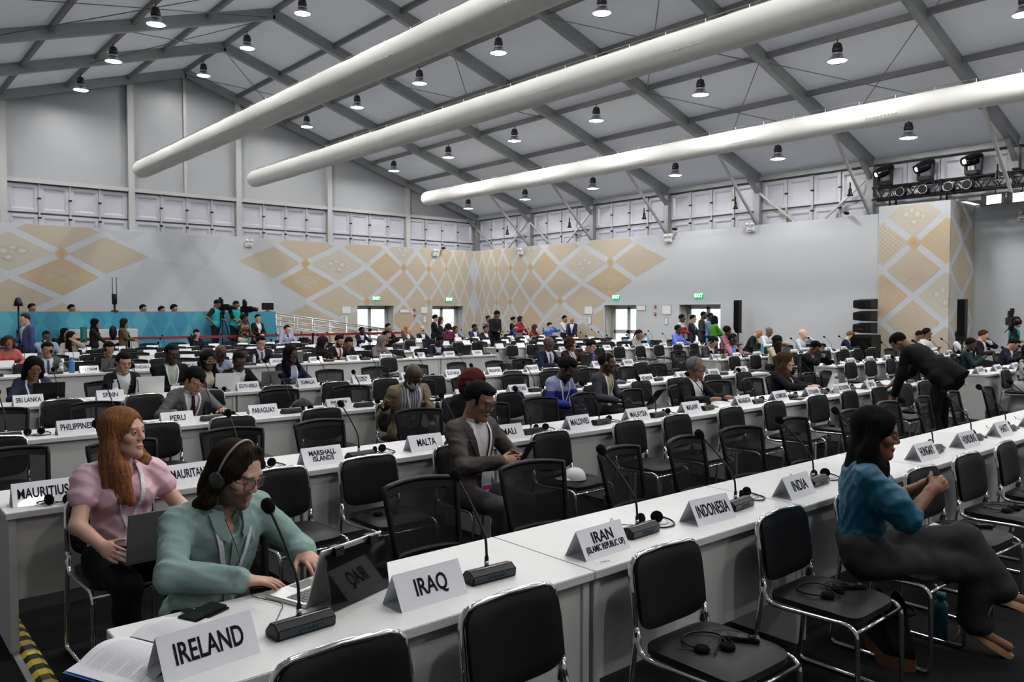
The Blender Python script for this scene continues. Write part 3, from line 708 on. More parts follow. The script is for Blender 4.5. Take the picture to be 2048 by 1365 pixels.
def mesh_proto():
    t = thing('mesh_chair', 'x', 'chair')
    rounded_pad(.46, .44, .07, 0, lambda x, y, o: (x, y, .445 + o)).obj('seat', 'vinyl', t)
    def bk(u, v):          # u across, v up
        wx = .205 + .03*v; x = (2*u - 1)*wx
        return (x, .215 + .08*v + .045*(2*u - 1)**2*-1 + .03, .50 + .355*v + .018*(1 - (2*u - 1)**2)*(v > .5)*v)
    fr = [bk(0, v/8) for v in range(9)] + [bk(u/10, 1) for u in range(1, 10)] + [bk(1, 1 - v/8) for v in range(9)] + [bk(1 - u/10, 0) for u in range(1, 10)]
    MB().tube(fr, .016, 6, closed=True).obj('back_frame', 'black', t)
    b = MB(); b.grid(bk, 8, 8); b.obj('mesh_panel', 'mesh', t)
    b = MB(); b.grid(lambda u, v: tuple(Vector(bk(u, .86 + .14*v)) + Vector((0, -.004, 0))), 8, 2); b.obj('top_band', 'vinyl', t)
    for s in (-1, 1):
        x = .235*s
        MB().tube([(x*.9, .25, .60), (x*.9, .22, .44), (x, .16, .41), (x, -.16, .41)] + arc((-.17, .37), .04, pi/2, pi, 3, fixed=x) + [(x, -.21, .1)] + arc((-.18, .045), .03, pi, 1.5*pi, 3, fixed=x) + [(x, .23, .015)], .012, 6).obj('sled_leg', 'black', t)
    MB().tube([(-.235, .22, .016), (.235, .22, .016)], .012, 6).obj('rear_bar', 'black', t)
    return t
def merged(src, name):
    """one-mesh version for chairs only a few pixels wide in the photo"""
    me = bpy.data.meshes.new(name); bm = bmesh.new(); mats = []
    for c in src.children:
        tmp = c.data.copy(); off = len(mats); mats += list(c.data.materials)
        for p in tmp.polygons: p.material_index += off
        bm.from_mesh(tmp)
    bm.to_mesh(me); bm.free()
    for m in mats: me.materials.append(m)
    return me
vis, msh = visitor_proto(), mesh_proto(); FARV, FARM = merged(vis, 'visitor_chair'), merged(msh, 'mesh_chair')
vis_used = [False]; msh_used = [False]
def far(me, name, cat, loc, rz, label, group):
    o = link(name, me, None, loc); o.rotation_euler = (0, 0, rz); return tag(o, label, cat, group)
def chair(kind, loc, rz, label, row):
    g = 'black padded chrome chairs' if kind == 'v' else 'black mesh-back chairs'
    P, U = (vis, vis_used) if kind == 'v' else (msh, msh_used)
    if row >= 4: return far(FARV if kind == 'v' else FARM, 'visitor_chair' if kind == 'v' else 'mesh_chair', 'chair', loc, rz, label, g)
    if not U[0]:
        U[0] = True; P.location = loc; P.rotation_euler = (0, 0, rz); P['label'] = label; P['group'] = g; return P
    return dup(P, loc, rz, label, g)
def seat_name(r, i):                                   # how a seat is told apart: by its card, else by its place
    if r in CARDS and i < len(CARDS[r]) and r < 4: return 'the ' + CARDS[r][i].replace('|', ' ') + ' card'
    rw = ROWN[r].replace(' desk', '')
    return f'{ORD[i]} seat from left, {rw}' if i < 14 else f'{ORD[i-14]} seat past the aisle, {rw}'
def seatx(i): return LX0 + .16 + .84*i if i < 14 else RX0 + .22 + SEAT*(i - 14)
# measured chair centres of the nearest rows
V0 = [1.12, 1.78, 2.63, 3.54, 4.30, 5.17, 5.91, 6.66, 7.5, 8.3]
V1 = [1.15, 2.10, 2.75, 3.50, 4.45, 5.42, 6.10, 6.98, 7.80, 8.72, 9.50, 10.3, 11.05, 11.7]
V2 = [.95, 2.15, 2.85, 3.75, 4.6, 5.45, 6.25, 7.0, 7.75, 8.7, 9.5, 10.4, 11.25]
M0 = [1.32, 2.44, 3.2, 4.06, 4.75, 5.43, 6.3, 7.2, 8.15, 8.95, 9.8, 10.7]
M1 = [.95, 1.6, 2.35, 3.15, 4.15, 4.95, 5.7, 6.45, 7.2, 8.05, 8.85, 9.6, 10.3, 11.1, 11.7]
M2 = [1.2, 2.0, 2.89, 4.0, 4.85, 5.9, 6.75, 7.55, 8.4, 9.2, 10.0, 10.9, 11.7]
def near(xs, x): return min(range(len(xs)), key=lambda i: abs(xs[i] - x))
rc = random.Random(3)
for r, y in enumerate(DY):
    for blk in (0, 1):
        n = 14 if blk == 0 else 9
        vs = {0: V0, 1: V1, 2: V2}.get(r) if blk == 0 else None
        ms = {0: M0, 1: M1, 2: M2}.get(r) if blk == 0 else None
        if vs is None: vs = [(LX0 if blk == 0 else RX0) + .45 + SEAT*i + rc.uniform(-.08, .08) for i in range(n)]
        if ms is None: ms = [(LX0 if blk == 0 else RX0) + .42 + SEAT*i + rc.uniform(-.08, .08) for i in range(n)]
        sx = [seatx(i) + .15 for i in range(14*blk, 14*blk + n)]
        cnt = {}
        for k, (kind, xs) in enumerate((('v', vs), ('m', ms))):
            if kind == 'v' and blk == 0 and r == 4: continue                # cross aisle kept clear
            if blk == 1 and r == 0: continue                                # outside the frame
            for x in xs:
                if blk == 0 and r == 0 and x > 9 and kind == 'v': continue
                i = near(sx, x) + 14*blk; key = (kind, i); cnt[key] = cnt.get(key, 0) + 1
                ex = '' if cnt[key] == 1 else ', extra one'
                if kind == 'v': chair('v', (x, y - .355, 0), rc.uniform(-.05, .05), f'black padded chrome chair {"below" if r < 4 else "before"} {seat_name(r, i)}{ex}', r)
                else: chair('m', (x, y + DD + .40 + rc.uniform(-.05, .12), 0), rc.uniform(-.18, .18), f'black mesh-back chair behind {seat_name(r, i)}{ex}', r)
for k, (x, y) in enumerate(((2.2, 11.9), (9.0, 14.2), (5.2, 14.2))):
    chair('v', (x, y, 0), .1, ['black padded chrome chair in the cross aisle behind SPAIN', 'black padded chrome chair in the cross aisle toward the right', 'black padded chrome chair in the cross aisle near the middle'][k], 3)
# ------------------------------------------------------------------ conference units, headsets, cards
def mic_proto():
    t = thing('conference_microphone', 'x', 'microphone')
    sec = [(-.042, 0), (.042, 0), (.042, .018), (.012, .048), (-.018, .052), (-.047, .034), (-.044, .008)]
    b = MB(); b.prism([(-.105, y, z) for y, z in sec], (.21, 0, 0)); b.obj('base', 'black', t, .003)
    d = MB(); d.add([(-.099, -.0458, .009), (.099, -.0458, .009), (.099, -.0484, .034), (-.099, -.0484, .034)], [(0, 1, 2, 3)]); dp = d.obj('display_panel', 'blue_panel', t)
    o = link('lettering', TX['TAIDEN'], dp, (0.01, -.0486, .0215)); o.rotation_euler = (radians(84), 0, 0)
    MB().tube([(-.1, -.019, .0525), (.1, -.019, .0525)], .0018, 5).obj('trim_line', 'silver', t)
    MB().lathe([(.0, .046), (.0095, .046), (.0095, .068), (0, .068)], 10, (0, .012, 0)).obj('socket_ring', 'silver', t)
    P = smooth_path([(0, .012, .064), (0, .012, .10), (0.002, .03, .17), (.004, .12, .27), (.006, .22, .355)], 5)
    MB().tube(P, [.0085 if i < 4 else .0052 for i in range(len(P))], 8).obj('gooseneck', 'black', t)
    d = (Vector(P[-1]) - Vector(P[-3])).normalized(); e = Vector(P[-1]); R = d.to_track_quat('Z', 'Y').to_matrix()
    b = MB().lathe([(.0, -.01), (.012, -.008), (.020, .004), (.024, .02), (.023, .034), (.016, .046), (.0, .051)], 14); b.v = [tuple(e + R @ Vector(v)) for v in b.v]; b.obj('windscreen', 'foam', t)
    return t
def headset_mb(cable=True, flat=False):
    b = MB(); g = MB(); c = MB()
    if not flat:
        for s, a in ((-1, .5), (1, -.3)):
            q = MB().lathe([(.0, -.012), (.024, -.012), (.031, -.004), (.031, .006), (.025, .012), (0, .014)], 16, axis='y')
            q.v = [(s*.048 + v[0]*cos(a) - v[1]*sin(a), v[0]*sin(a) + v[1]*cos(a) + (.02 if s > 0 else 0), v[2]*.96 + .031 + .0) for v in q.v]; b.v += []; o = len(b.v); b.v += q.v; b.f += [tuple(i + o for i in f) for f in q.f]; b.m += q.m; b.sm += q.sm
        P = [(-.05, -.01, .03), (-.03, -.05, .012), (.03, -.085, .006), (.10, -.06, .006), (.125, .0, .008), (.10, .03, .02), (.06, .03, .03)]
        P = smooth_path(P, 4)
    else:
        for s in (-1, 1):
            q = MB().lathe([(.0, 0), (.03, 0), (.032, .008), (.026, .018), (.018, .02), (0, .016)], 16, (s*.052, -.02 - .01*s, 0))
            o = len(b.v); b.v += q.v; b.f += [tuple(i + o for i in f) for f in q.f]; b.m += q.m; b.sm += q.sm
        P = smooth_path([(-.06, -.02, .012), (-.085, .05, .01), (-.05, .12, .008), (.03, .135, .008), (.09, .08, .01), (.062, -.02, .012)], 4)
    g.tube(P, .0042, 6)
    r_ = random.Random(4)
    if cable:
        Q = [(.05, .02, .004)] + [(r_.uniform(-.06, .10), r_.uniform(-.07, .08), .004 + .012*r_.random()) for _ in range(7)] + [(-.14, .03, .004)]
        if not flat: Q += [(-.18, .05, .03), (-.2, .02, .004)]
        c.tube(smooth_path(Q, 5), .0016, 5)
    return b, g, c
def headset_proto(flat=False):
    t = thing('headset', 'x', 'headset'); b, g, c = headset_mb(True, flat)
    b.obj('ear_pads', 'foam', t); g.obj('headband', 'black', t); c.obj('cable', 'black', t)
    if flat: pass
    return t
def receiver_proto():
    t = thing('interpretation_receiver', 'x', 'receiver')
    MB().box(-.024, .024, -.075, .075, 0, .018).obj('body', 'black', t, .004); MB().lathe([(.014, .018), (.018, .021), (.010, .021), (.010, .018)], 14, (0, -.045, 0)).obj('dial', 'gloss', t); MB().box(-.016, .016, .01, .05, .018, .0188).obj('screen', 'gloss', t)
    MB().tube(smooth_path([(.0, .075, .009), (.05, .11, .004), (.08, .05, .004), (.03, .0, .02)], 5), .0015, 5).obj('cord', 'black', t)
    return t
mic, hs, hsf, rcv = mic_proto(), headset_proto(), headset_proto(True), receiver_proto()
FMIC, FHS = merged(mic, 'conference_microphone'), merged(hs, 'headset')
once = set()
def put(P, loc, rz, label, group, scale=1):
    if P.name in once: o = dup(P, loc, rz, label, group)
    else:
        once.add(P.name); o = P; P.location = loc; P.rotation_euler = (0, 0, rz); P['label'] = label; P['group'] = group
    return o
cardm = {}
def card_mesh(w):
    h, dp = .118, .062
    b = MB(); t_ = .0012
    for s in (-1, 1):
        b.add([(-w/2, s*dp, 0), (w/2, s*dp, 0), (w/2, 0, h), (-w/2, 0, h), (-w/2, s*(dp - t_*1.5), 0), (w/2, s*(dp - t_*1.5), 0), (w/2, 0, h - t_*2.5), (-w/2, 0, h - t_*2.5)], [(0, 1, 2, 3), (4, 5, 6, 7), (0, 4, 7, 3), (1, 5, 6, 2), (0, 1, 5, 4)])
    b.box(-w/2, w/2, -dp, dp, 0, .001)
    return b.mesh('card_sheet', 'card')
CM = card_mesh(.295)
TILT = atan2(.118, .062)
def name_card(r, i, loc, rz):
    nm = CARDS[r][i] if r in CARDS and i < len(CARDS[r]) else None
    lab = (f'white folded name card reading {nm.replace("|", " ")} on the {ROWN[r]}' if nm and r < 5 else f'small white name card at {seat_name(r, i)}')
    if r >= 5:
        return far(FARC, 'name_card', 'name card', loc, rz, lab, 'folded country name cards')
    t = thing('name_card', lab, 'name card', loc, rz, 'folded country name cards'); link('card_sheet', CM, t)
    def face(me, zz):
        for s in ((-1, 1) if r < 3 else (-1,)):
            k = zz/.118; o = link('lettering', me, t, (0, s*(.062*(1-k) + .0012), zz + .0006)); o.rotation_euler = (TILT, 0, 0 if s < 0 else pi)
    if nm.startswith('IRAN'): face(TX['IRAN'], .075); face(TX['IRAN2'], .036)
    else: face(TX[nm], .059)
    return t
FARC = CM
# front row follows the measured spacing of the photo
C0 = [.83, 1.63, 2.52, 3.33, 4.16, 5.0, 5.87, 6.66, 7.48, 8.3, 9.1, 9.9, 10.7, 11.4]
C1 = [.87, 1.66, 2.55, 3.40, 4.22, 5.07, 5.88, 6.72, 7.66, 8.42, 9.15, 9.92, 10.66, 11.6]
rr = random.Random(11)
for r, y in enumerate(DY):
    for i in range(23):
        if r == 0 and i > 10: continue
        if r in (2, 3, 4) and i == 22: continue
        x = (C0 if r == 0 else C1)[i] if r < 2 and i < 14 else seatx(i)
        if r == 0 and i == 5: pass
        cy = y + .13 + .062*0 + rr.uniform(-.015, .02)
        cx = x
        if r == 2 and i < 14: cx = x - .08 + .0*i
        if not (r == 0 and i == 5): name_card(r, i, (cx, y + .19 + rr.uniform(-.02, .02), DH), rr.uniform(-.05, .05) + (.07 if r == 0 and i == 0 else 0))
        sn = seat_name(r, i)
        mx, my = cx + .325 + rr.uniform(-.02, .02), y + .22 + rr.uniform(-.02, .03)
        if r == 0 and i == 5: mx = 5.2
        if r >= 4: far(FMIC, 'conference_microphone', 'microphone', (mx, my, DH), rr.uniform(-.1, .1), f'black gooseneck conference microphone right of {sn}', 'gooseneck conference microphones')
        else: put(mic, (mx, my, DH), rr.uniform(-.06, .12), f'black gooseneck conference microphone right of {sn}', 'gooseneck conference microphones')
        if rr.random() < (.8 if r < 3 else .45) and not (r == 0 and i in (0,)):
            hx, hy = mx + .17 + rr.uniform(0, .04), my + .06 + rr.uniform(-.02, .05)
            if r >= 4: far(FHS, 'headset', 'headset', (hx, hy, DH), rr.uniform(-.6, .6), f'black headset on desk beside {sn}', 'headsets on the desks')
            else: put(hs, (hx, hy, DH), rr.uniform(-.5, .4), f'black headset with coiled cable beside {sn}', 'headsets on the desks')
put(hs, (.93, 4.84, DH), 2.4, 'black headset lying in front of the MAURITIUS card', 'headsets on the desks')
# things lying on chair seats
SZ = .486
def on_seat(x, r, kinds, where):
    y = DY[r] - .355
    if 'h' in kinds: put(hsf, (x - .05, y - .02, SZ), rr.uniform(-.8, .5), f'black headset lying on the chair seat {where}', 'headsets on chair seats')
    if 'r' in kinds: put(rcv, (x + .10, y - .05, SZ), rr.uniform(.4, 1.0), f'black interpretation receiver lying on the chair seat {where}', 'receivers on chair seats')
for x, w_ in ((2.63, 'below IRAN'), (3.54, 'below INDONESIA'), (5.17, 'right of the woman in teal'), (5.91, 'below HUNGARY'), (6.66, 'below HONDURAS')): on_seat(x, 0, 'hr', w_)
for x, w_ in ((2.75, 'below MARSHALL ISLANDS'), (6.10, 'below MALAYSIA'), (7.80, 'below MADAGASCAR'), (8.72, 'below LUXEMBOURG')): on_seat(x, 1, 'h', w_)
# ------------------------------------------------------------------ people: smooth blended volumes meshed with surface nets
V3 = lambda *a: np.array(a, np.float32)
def nrm(v): v = np.asarray(v, np.float32); return v/max(1e-9, np.linalg.norm(v))
class Fr:
    """a local frame: x to the person's left, f forward, u up"""
    def __init__(s, o, x, f, u): s.o = np.asarray(o, np.float32); s.R = np.array([x, f, u], np.float32)
    def pt(s, x, f, u): return s.o + V3(x, f, u) @ s.R
    def loc(s, p): return (p - s.o) @ s.R.T
def frame(o, yaw=0, pitch=0, roll=0):
    """yaw to the person's left, pitch forward/down, roll to the left"""
    f = V3(sin(yaw)*cos(pitch), -cos(yaw)*cos(pitch), -sin(pitch)); x = V3(cos(yaw), sin(yaw), 0); u = np.cross(f, -x)*-1
    u = np.cross(x, f)*-1 if np.cross(x, f)[2] < 0 else np.cross(x, f)
    c, q = cos(roll), sin(roll); x2 = x*c - u*q; u2 = u*c + x*q
    return Fr(o, x2, f, u2)
def el(c, r, A=None):
    c = np.asarray(c, np.float32); r = V3(*r)
    def d(p):
        q = p - c
        if A is not None: q = q @ A.T
        k0 = np.sqrt(((q/r)**2).sum(1)) + 1e-9; k1 = np.sqrt(((q/(r*r))**2).sum(1)) + 1e-9
        return k0*(k0 - 1)/k1
    return d
def rcap(a, b, ra, rb):
    a = np.asarray(a, np.float32); b = np.asarray(b, np.float32); ba = b - a; L = float(ba @ ba) + 1e-9
    def d(p):
        pa = p - a; h = np.clip(pa @ ba/L, 0, 1)
        return np.sqrt(((pa - h[:, None]*ba)**2).sum(1)) - (ra + (rb - ra)*h)
    return d
class SD:
    def __init__(s): s.ops = []
    def add(s, d, k=.02): s.ops.append(('a', d, k)); return s
    def cut(s, d, k=.004): s.ops.append(('c', d, k)); return s
    def keep(s, d): s.ops.append(('k', d, 0)); return s
    def noise(s, fn): s.ops.append(('n', fn, 0)); return s
    def __call__(s, p):
        D = None
        for o, d, k in s.ops:
            e = d(p)
            if o == 'a':
                if D is None: D = e
                elif k > 0:
                    h = np.clip(.5 + .5*(D - e)/k, 0, 1); D = D + (e - D)*h - k*h*(1 - h)
                else: D = np.minimum(D, e)
            elif o == 'c': 
                h = np.clip(.5 - .5*(D + e)/k, 0, 1); D = D + (-e - D)*h + k*h*(1 - h)
            elif o == 'k': D = np.maximum(D, e)
            else: D = D + e
        return D
CORN = [(i, j, k) for i in (0, 1) for j in (0, 1) for k in (0, 1)]
EDG = [(a, b) for a in CORN for b in CORN if sum(b[i] - a[i] for i in range(3)) == 1 and all(b[i] >= a[i] for i in range(3))]
def snets(f, lo, hi, s):
    lo = np.asarray(lo, np.float32) - s; hi = np.asarray(hi, np.float32) + s
    n = np.ceil((hi - lo)/s).astype(int) + 1
    C = 4
    D = None
    ax = [lo[i] + s*np.arange(n[i], dtype=np.float32) for i in range(3)]
    if n.prod() > 40000:
        nc = (n + C - 1)//C
        cx = [lo[i] + s*(C*np.arange(nc[i], dtype=np.float32) + (C-1)/2) for i in range(3)]
        G = np.stack(np.meshgrid(*cx, indexing='ij'), -1).reshape(-1, 3)
        d = f(G).reshape(nc)
        act = np.abs(d) < s*C*1.7
        for a in range(3):
            m = act.copy(); sl0 = [slice(None)]*3; sl1 = [slice(None)]*3; sl0[a] = slice(1, None); sl1[a] = slice(None, -1)
            m[tuple(sl0)] |= act[tuple(sl1)]; m[tuple(sl1)] |= act[tuple(sl0)]; act = m
        rep = lambda A: A.repeat(C, 0).repeat(C, 1).repeat(C, 2)[:n[0], :n[1], :n[2]]
        D = np.where(rep(d) < 0, -9., 9.).astype(np.float32); A = rep(act)
        I = np.argwhere(A)
        P = lo + s*I.astype(np.float32)
        D[A] = f(P)
    else:
        G = np.stack(np.meshgrid(*ax, indexing='ij'), -1).reshape(-1, 3); D = f(G).reshape(n)
    ins = D < 0
    cs = sum(ins[c[0]:n[0]-1+c[0], c[1]:n[1]-1+c[1], c[2]:n[2]-1+c[2]].astype(np.int8) for c in CORN)
    act = (cs > 0) & (cs < 8); I = np.argwhere(act)
    if not len(I): return np.zeros((0, 3), np.float32), np.zeros((0, 4), int)
    pos = np.zeros((len(I), 3), np.float32); cnt = np.zeros(len(I), np.float32)
    for a, b in EDG:
        d0 = D[I[:, 0]+a[0], I[:, 1]+a[1], I[:, 2]+a[2]]; d1 = D[I[:, 0]+b[0], I[:, 1]+b[1], I[:, 2]+b[2]]
        m = (d0 < 0) != (d1 < 0); t = np.where(m, d0/np.where(m, d0 - d1, 1), 0)
        pos += m[:, None]*(np.array(a, np.float32) + (np.array(b, np.float32) - np.array(a, np.float32))*t[:, None]); cnt += m
    v = lo + s*(I + pos/cnt[:, None])
    ID = -np.ones(act.shape, int); ID[act] = np.arange(len(I))
    F = []
    for a in range(3):
        b, c = (a+1) % 3, (a+2) % 3
        s0 = [slice(None)]*3; s1 = [slice(None)]*3; s0[a] = slice(None, -1); s1[a] = slice(1, None)
        ch = ins[tuple(s0)] != ins[tuple(s1)]; E = np.argwhere(ch)
        ok = (E[:, b] > 0) & (E[:, c] > 0) & (E[:, b] < n[b]-1) & (E[:, c] < n[c]-1); E = E[ok]
        def g(db, dc):
            J = E.copy(); J[:, b] += db; J[:, c] += dc; return ID[J[:, 0], J[:, 1], J[:, 2]]
        q = np.stack([g(-1, -1), g(0, -1), g(0, 0), g(-1, 0)], 1)
        fl = ~ins[E[:, 0], E[:, 1], E[:, 2]]; q[fl] = q[fl][:, ::-1]
        F.append(q[(q >= 0).all(1)])
    return v, np.concatenate(F)
def np_mesh(name, parts, mat_, cols):
    """parts: list of (v, f); cols: list of (n,3) colours"""
    v = np.concatenate([p[0] for p in parts]); off = np.cumsum([0] + [len(p[0]) for p in parts[:-1]])
    f = np.concatenate([p[1] + o for p, o in zip(parts, off)]); col = np.concatenate(cols)
    me = bpy.data.meshes.new(name); me.vertices.add(len(v)); me.vertices.foreach_set('co', v.astype(np.float32).ravel())
    me.loops.add(f.size); me.loops.foreach_set('vertex_index', f.ravel().astype(np.int32)); me.polygons.add(len(f))
    me.polygons.foreach_set('loop_start', np.arange(0, f.size, 4, dtype=np.int32)); me.polygons.foreach_set('use_smooth', np.ones(len(f), bool))
    me.update(calc_edges=True); me.validate()
    a = me.color_attributes.new('tint', 'FLOAT_COLOR', 'POINT')
    a.data.foreach_set('color', np.concatenate([col, np.ones((len(col), 1))], 1).astype(np.float32).ravel())
    me.materials.append(M[mat_]); return me
def solid(name, sd, lo, hi, s, mat_, paint, parent):
    v, f = snets(sd, lo, hi, s)
    if not len(f): return None
    c = paint(v) if callable(paint) else np.tile(np.array(paint, np.float32), (len(v), 1))
    return link(name, np_mesh(name, [(v, f)], mat_, [c]), parent)
def tinted(name, mb, mat_, col, parent):
    me = mb.mesh(name, mat_); a = me.color_attributes.new('tint', 'FLOAT_COLOR', 'POINT')
    a.data.foreach_set('color', np.tile(np.array(tuple(col) + (1,), np.float32), (len(me.vertices), 1)).ravel())
    return link(name, me, parent)
def ik(S_, T, l1, l2, pole):
    S_, T = np.asarray(S_, np.float32), np.asarray(T, np.float32); d = T - S_; L = np.linalg.norm(d); mx = (l1 + l2)*.995
    if L > mx: T = S_ + d*(mx/L); d = T - S_; L = mx
    a = (l1*l1 - l2*l2 + L*L)/(2*L); hh = sqrt(max(0, l1*l1 - a*a)); u = d/L; p = np.asarray(pole, np.float32); p = p - u*(p @ u); p = nrm(p)
    return S_ + u*a + p*hh, T
def hand(sd, W, d, n, side, curl=.5, sp=1.0, s=1.0, thumb=.5):
    """palm, four fingers of unequal length bent at the knuckles, thumb from the side of the palm"""
    d = nrm(d); n = nrm(np.asarray(n) - d*(np.asarray(n) @ d)); t = np.cross(d, n)*(1 if side > 0 else -1)
    A = np.array([d, t, n], np.float32); W = np.asarray(W, np.float32)
    sd.add(el(W + d*.052*s, (.054*s, .041*s, .0165*s), A), .012)
    sd.add(rcap(W - d*.02*s, W + d*.02*s, .026*s, .027*s), .02)
    for i, (o, L) in enumerate(((.031, .074), (.011, .083), (-.010, .077), (-.030, .060))):
        p = W + d*(.088 - .006*abs(i - 1.2))*s + t*o*s; dd = nrm(d + t*(o*2.2*sp)); c = 0
        for seg, (fr, r0, r1) in enumerate(((.46, .0092, .0086), (.30, .0086, .0078), (.24, .0078, .0066))):
            c += curl*(.55, .75, .55)[seg]*(1 + .12*(i - 1.5)); e = nrm(dd*cos(c) - n*sin(c)); q = p + e*L*fr*s
            sd.add(rcap(p, q, r0*s, r1*s), .004); p = q
    p = W + d*.022*s + t*.028*s - n*.004*s; e = nrm(d*.62 + t*.78*(1.15 - .5*thumb) - n*(.15 + .35*thumb))
    q = p + e*.043*s; sd.add(rcap(p - e*.01, q, .0145*s, .0105*s), .012); e2 = nrm(e + d*.55 - n*.25*thumb); sd.add(rcap(q, q + e2*.036*s, .0105*s, .008*s), .004)
def wr(amp, fr, seed=0):
    def f(p):
        x, y, z = p[:, 0]*fr + seed, p[:, 1]*fr - seed, p[:, 2]*fr
        if fr > 27:
            g = np.abs(np.sin(z*.9 + x*.5 + 1.6*np.sin(x*.7 + y*.6 + seed) + .8*np.sin(z*.6))) + .55*np.abs(np.sin(x*1.1 - z*1.4 + y*.8 + 1.5*np.sin(y*.9 + z*.4))); return (amp*(g*1.5 - 1.1) + amp*.25*np.sin(x*3.1 + y*2.3 + z*2.7)).astype(np.float32)
        w = np.sin(z*1.3 + 1.7*np.sin(x*.8 + y*.5)) + .6*np.sin(x*1.7 + y*1.1 + z*2.1) + .5*np.sin(y*2.3 - z*1.1 + 2*np.sin(x))
        return (amp*w).astype(np.float32)
    return f
SK = dict(pale=(.60, .36, .27), fair=(.52, .31, .22), tan=(.38, .20, .12), olive=(.42, .245, .16), brown=(.22, .10, .055), dark=(.085, .038, .023), deep=(.05, .023, .015), asian=(.50, .31, .205))
HC = dict(black=(.008, .007, .007), dkbrown=(.022, .013, .009), brown=(.055, .027, .015), auburn=(.25, .105, .045), blond=(.30, .18, .08), grey=(.16, .16, .16), ginger=(.22, .09, .035))
STEP = {0: (.021, .0165), 1: (.013, .0085), 2: (.0085, .0040)}
def person(label, pos, rz, q=0, sit=True, hz=.555, lean=.05, tilt=0, twist=0, hy=0, hp=.1, hr=0, sc=1.0, fem=False, skin='fair', hair=('short', 'black'), top=('jacket', (.02, .02, .025), (.6, .6, .62)), tie=None, pants=(.015, .015, .018),
           R='desk', L='desk', legs=None, ext=(), beard=None, w=1.0, belly=0, group=None, hs=1.07, fing=(.5, .5), hn=(None, None), hd=(None, None), shoes=(.015, .012, .01), pole=(None, None), age=0, sleeve=1.0, hip_fwd=0):
    t = thing('person', label, 'person', pos, rz, group)
    st, sth = STEP[q]; sk = np.array(SK[skin] if isinstance(skin, str) else skin, np.float32)
    hcol = np.array(HC[hair[1]] if isinstance(hair[1], str) else hair[1], np.float32)
    H = V3(0, -hip_fwd, hz if sit else .93*sc)
    T = frame(H, twist, lean, tilt); k = sc; sw = (.142 if fem else .163)*w*k
    # joints
    nb = T.pt(0, .0, .50*k); hp0 = T.pt(0, .008, .548*k)
    Fh = frame(hp0, hy, hp, hr); Fh.o = hp0 + Fh.R[2]*.105*hs + Fh.R[1]*.028*hs
    sh = {s: T.pt(s*sw, -.005, .445*k) for s in (-1, 1)}
    up, fo = (.285 if not fem else .27)*k, (.25 if not fem else .235)*k
    PRE = {'desk': lambda s: (s*.16, -.43, .785), 'lap': lambda s: (s*.11, -.33, .665), 'phone': lambda s: (s*.055, -.33, .84), 'down': lambda s: (s*.25*w, -.06, .78*k), 'type': lambda s: (s*.09, -.45, .80),
           'fold': lambda s: (-s*.09, -.26, 1.08*k), 'face': lambda s: (s*.05, -.20, 1.10), 'front': lambda s: (s*.06, -.27, 1.08*k), 'hip': lambda s: (s*.2, -.03, .98*k), 'armup': lambda s: (s*.22, -.30, 1.25*k), 'back': lambda s: (s*.2, .05, .9*k), 'sfold': lambda s: (-s*.08, -.27, .80)}
    wrist, elb = {}, {}
    for s, a in ((-1, R), (1, L)):
        tg = PRE[a](s) if isinstance(a, str) else a
        pl = pole[0 if s < 0 else 1] or (s*.9, .5, -.9); elb[s], wrist[s] = ik(sh[s], tg, up, fo, pl)
    hipj = {s: H + V3(s*.088, 0, -.005) for s in (-1, 1)}
    knee, ank = {}, {}
    for s in (-1, 1):
        if legs and s in legs: knee[s], ank[s] = [V3(*v) for v in legs[s][:2]]
        elif sit: knee[s] = V3(s*.12, -.42 - hip_fwd, hz - .03); ank[s] = V3(s*.12, -.40 - hip_fwd, .09)
        else: knee[s] = V3(s*.095, -.01, .50*k); ank[s] = V3(s*.1, .02, .085)
    toe = {s: (V3(*legs[s][2]) if legs and s in legs and len(legs[s]) > 2 else ank[s] + V3(s*.03, -.17, -.05)) for s in (-1, 1)}
    # ---------------- torso volume used for clothes (g = how far outside the body)
    def torso(g, fem=fem, wrk=0.0):
        S_ = SD(); R_ = T.R
        S_.add(el(T.pt(0, 0, .02*k), (.168*k*w + g, .118*k + g, .125*k + g), R_)); S_.add(el(T.pt(0, .008 + belly*.05, .19*k), ((.142 if not fem else .132)*k*w + g, .108*k + g + belly*.05, .16*k + g), R_), .05)
        S_.add(el(T.pt(0, .004, .35*k), (.165*k*w*(.93 if fem else 1) + g, .118*k + g, .165*k + g), R_), .05)
        for s in (-1, 1):
            S_.add(rcap(T.pt(0, -.01, .440*k), sh[s], .062*k + g*.8, .054*k + g*.7), .05); S_.add(rcap(T.pt(s*.042, -.025, .488*k), T.pt(s*.11*w, -.014, .46*k), .028 + g, .034 + g), .04)
            if fem: S_.add(el(T.pt(s*.072, .095, .335*k), (.066 + g, .058 + g, .060 + g), R_), .03)
        return S_
    def arms(S_, g, a0=0, upto=1.0, kk=.03):
        for s in (-1, 1):
            S_.add(rcap(sh[s], elb[s], .053*k + g*.8, .041*k + g*.8), kk)
            if upto > .5:
                e = elb[s] + (wrist[s] - elb[s])*upto
                S_.add(rcap(elb[s], e, .043*k + g, .034*k + g), .02)
        return S_
    pts = np.array([H, nb] + list(sh.values()) + list(elb.values()) + list(wrist.values()))
    lo, hi = pts.min(0) - .24*k, pts.max(0) + .20*k
    if not sit: lo, hi = lo - (.32 if 'tail' in ext else .08), hi + (.32 if 'tail' in ext else .02)
    # ---------------- head
    Z = lambda x, f, u: Fh.pt(x*hs, f*hs, u*hs)
    E = lambda c, r: el(Z(*c), tuple(a*hs for a in r), Fh.R)
    RC = lambda a, b, ra, rb: rcap(Z(*a), Z(*b), ra*hs, rb*hs)
    hd_ = SD(); fw = .94 if fem else 1
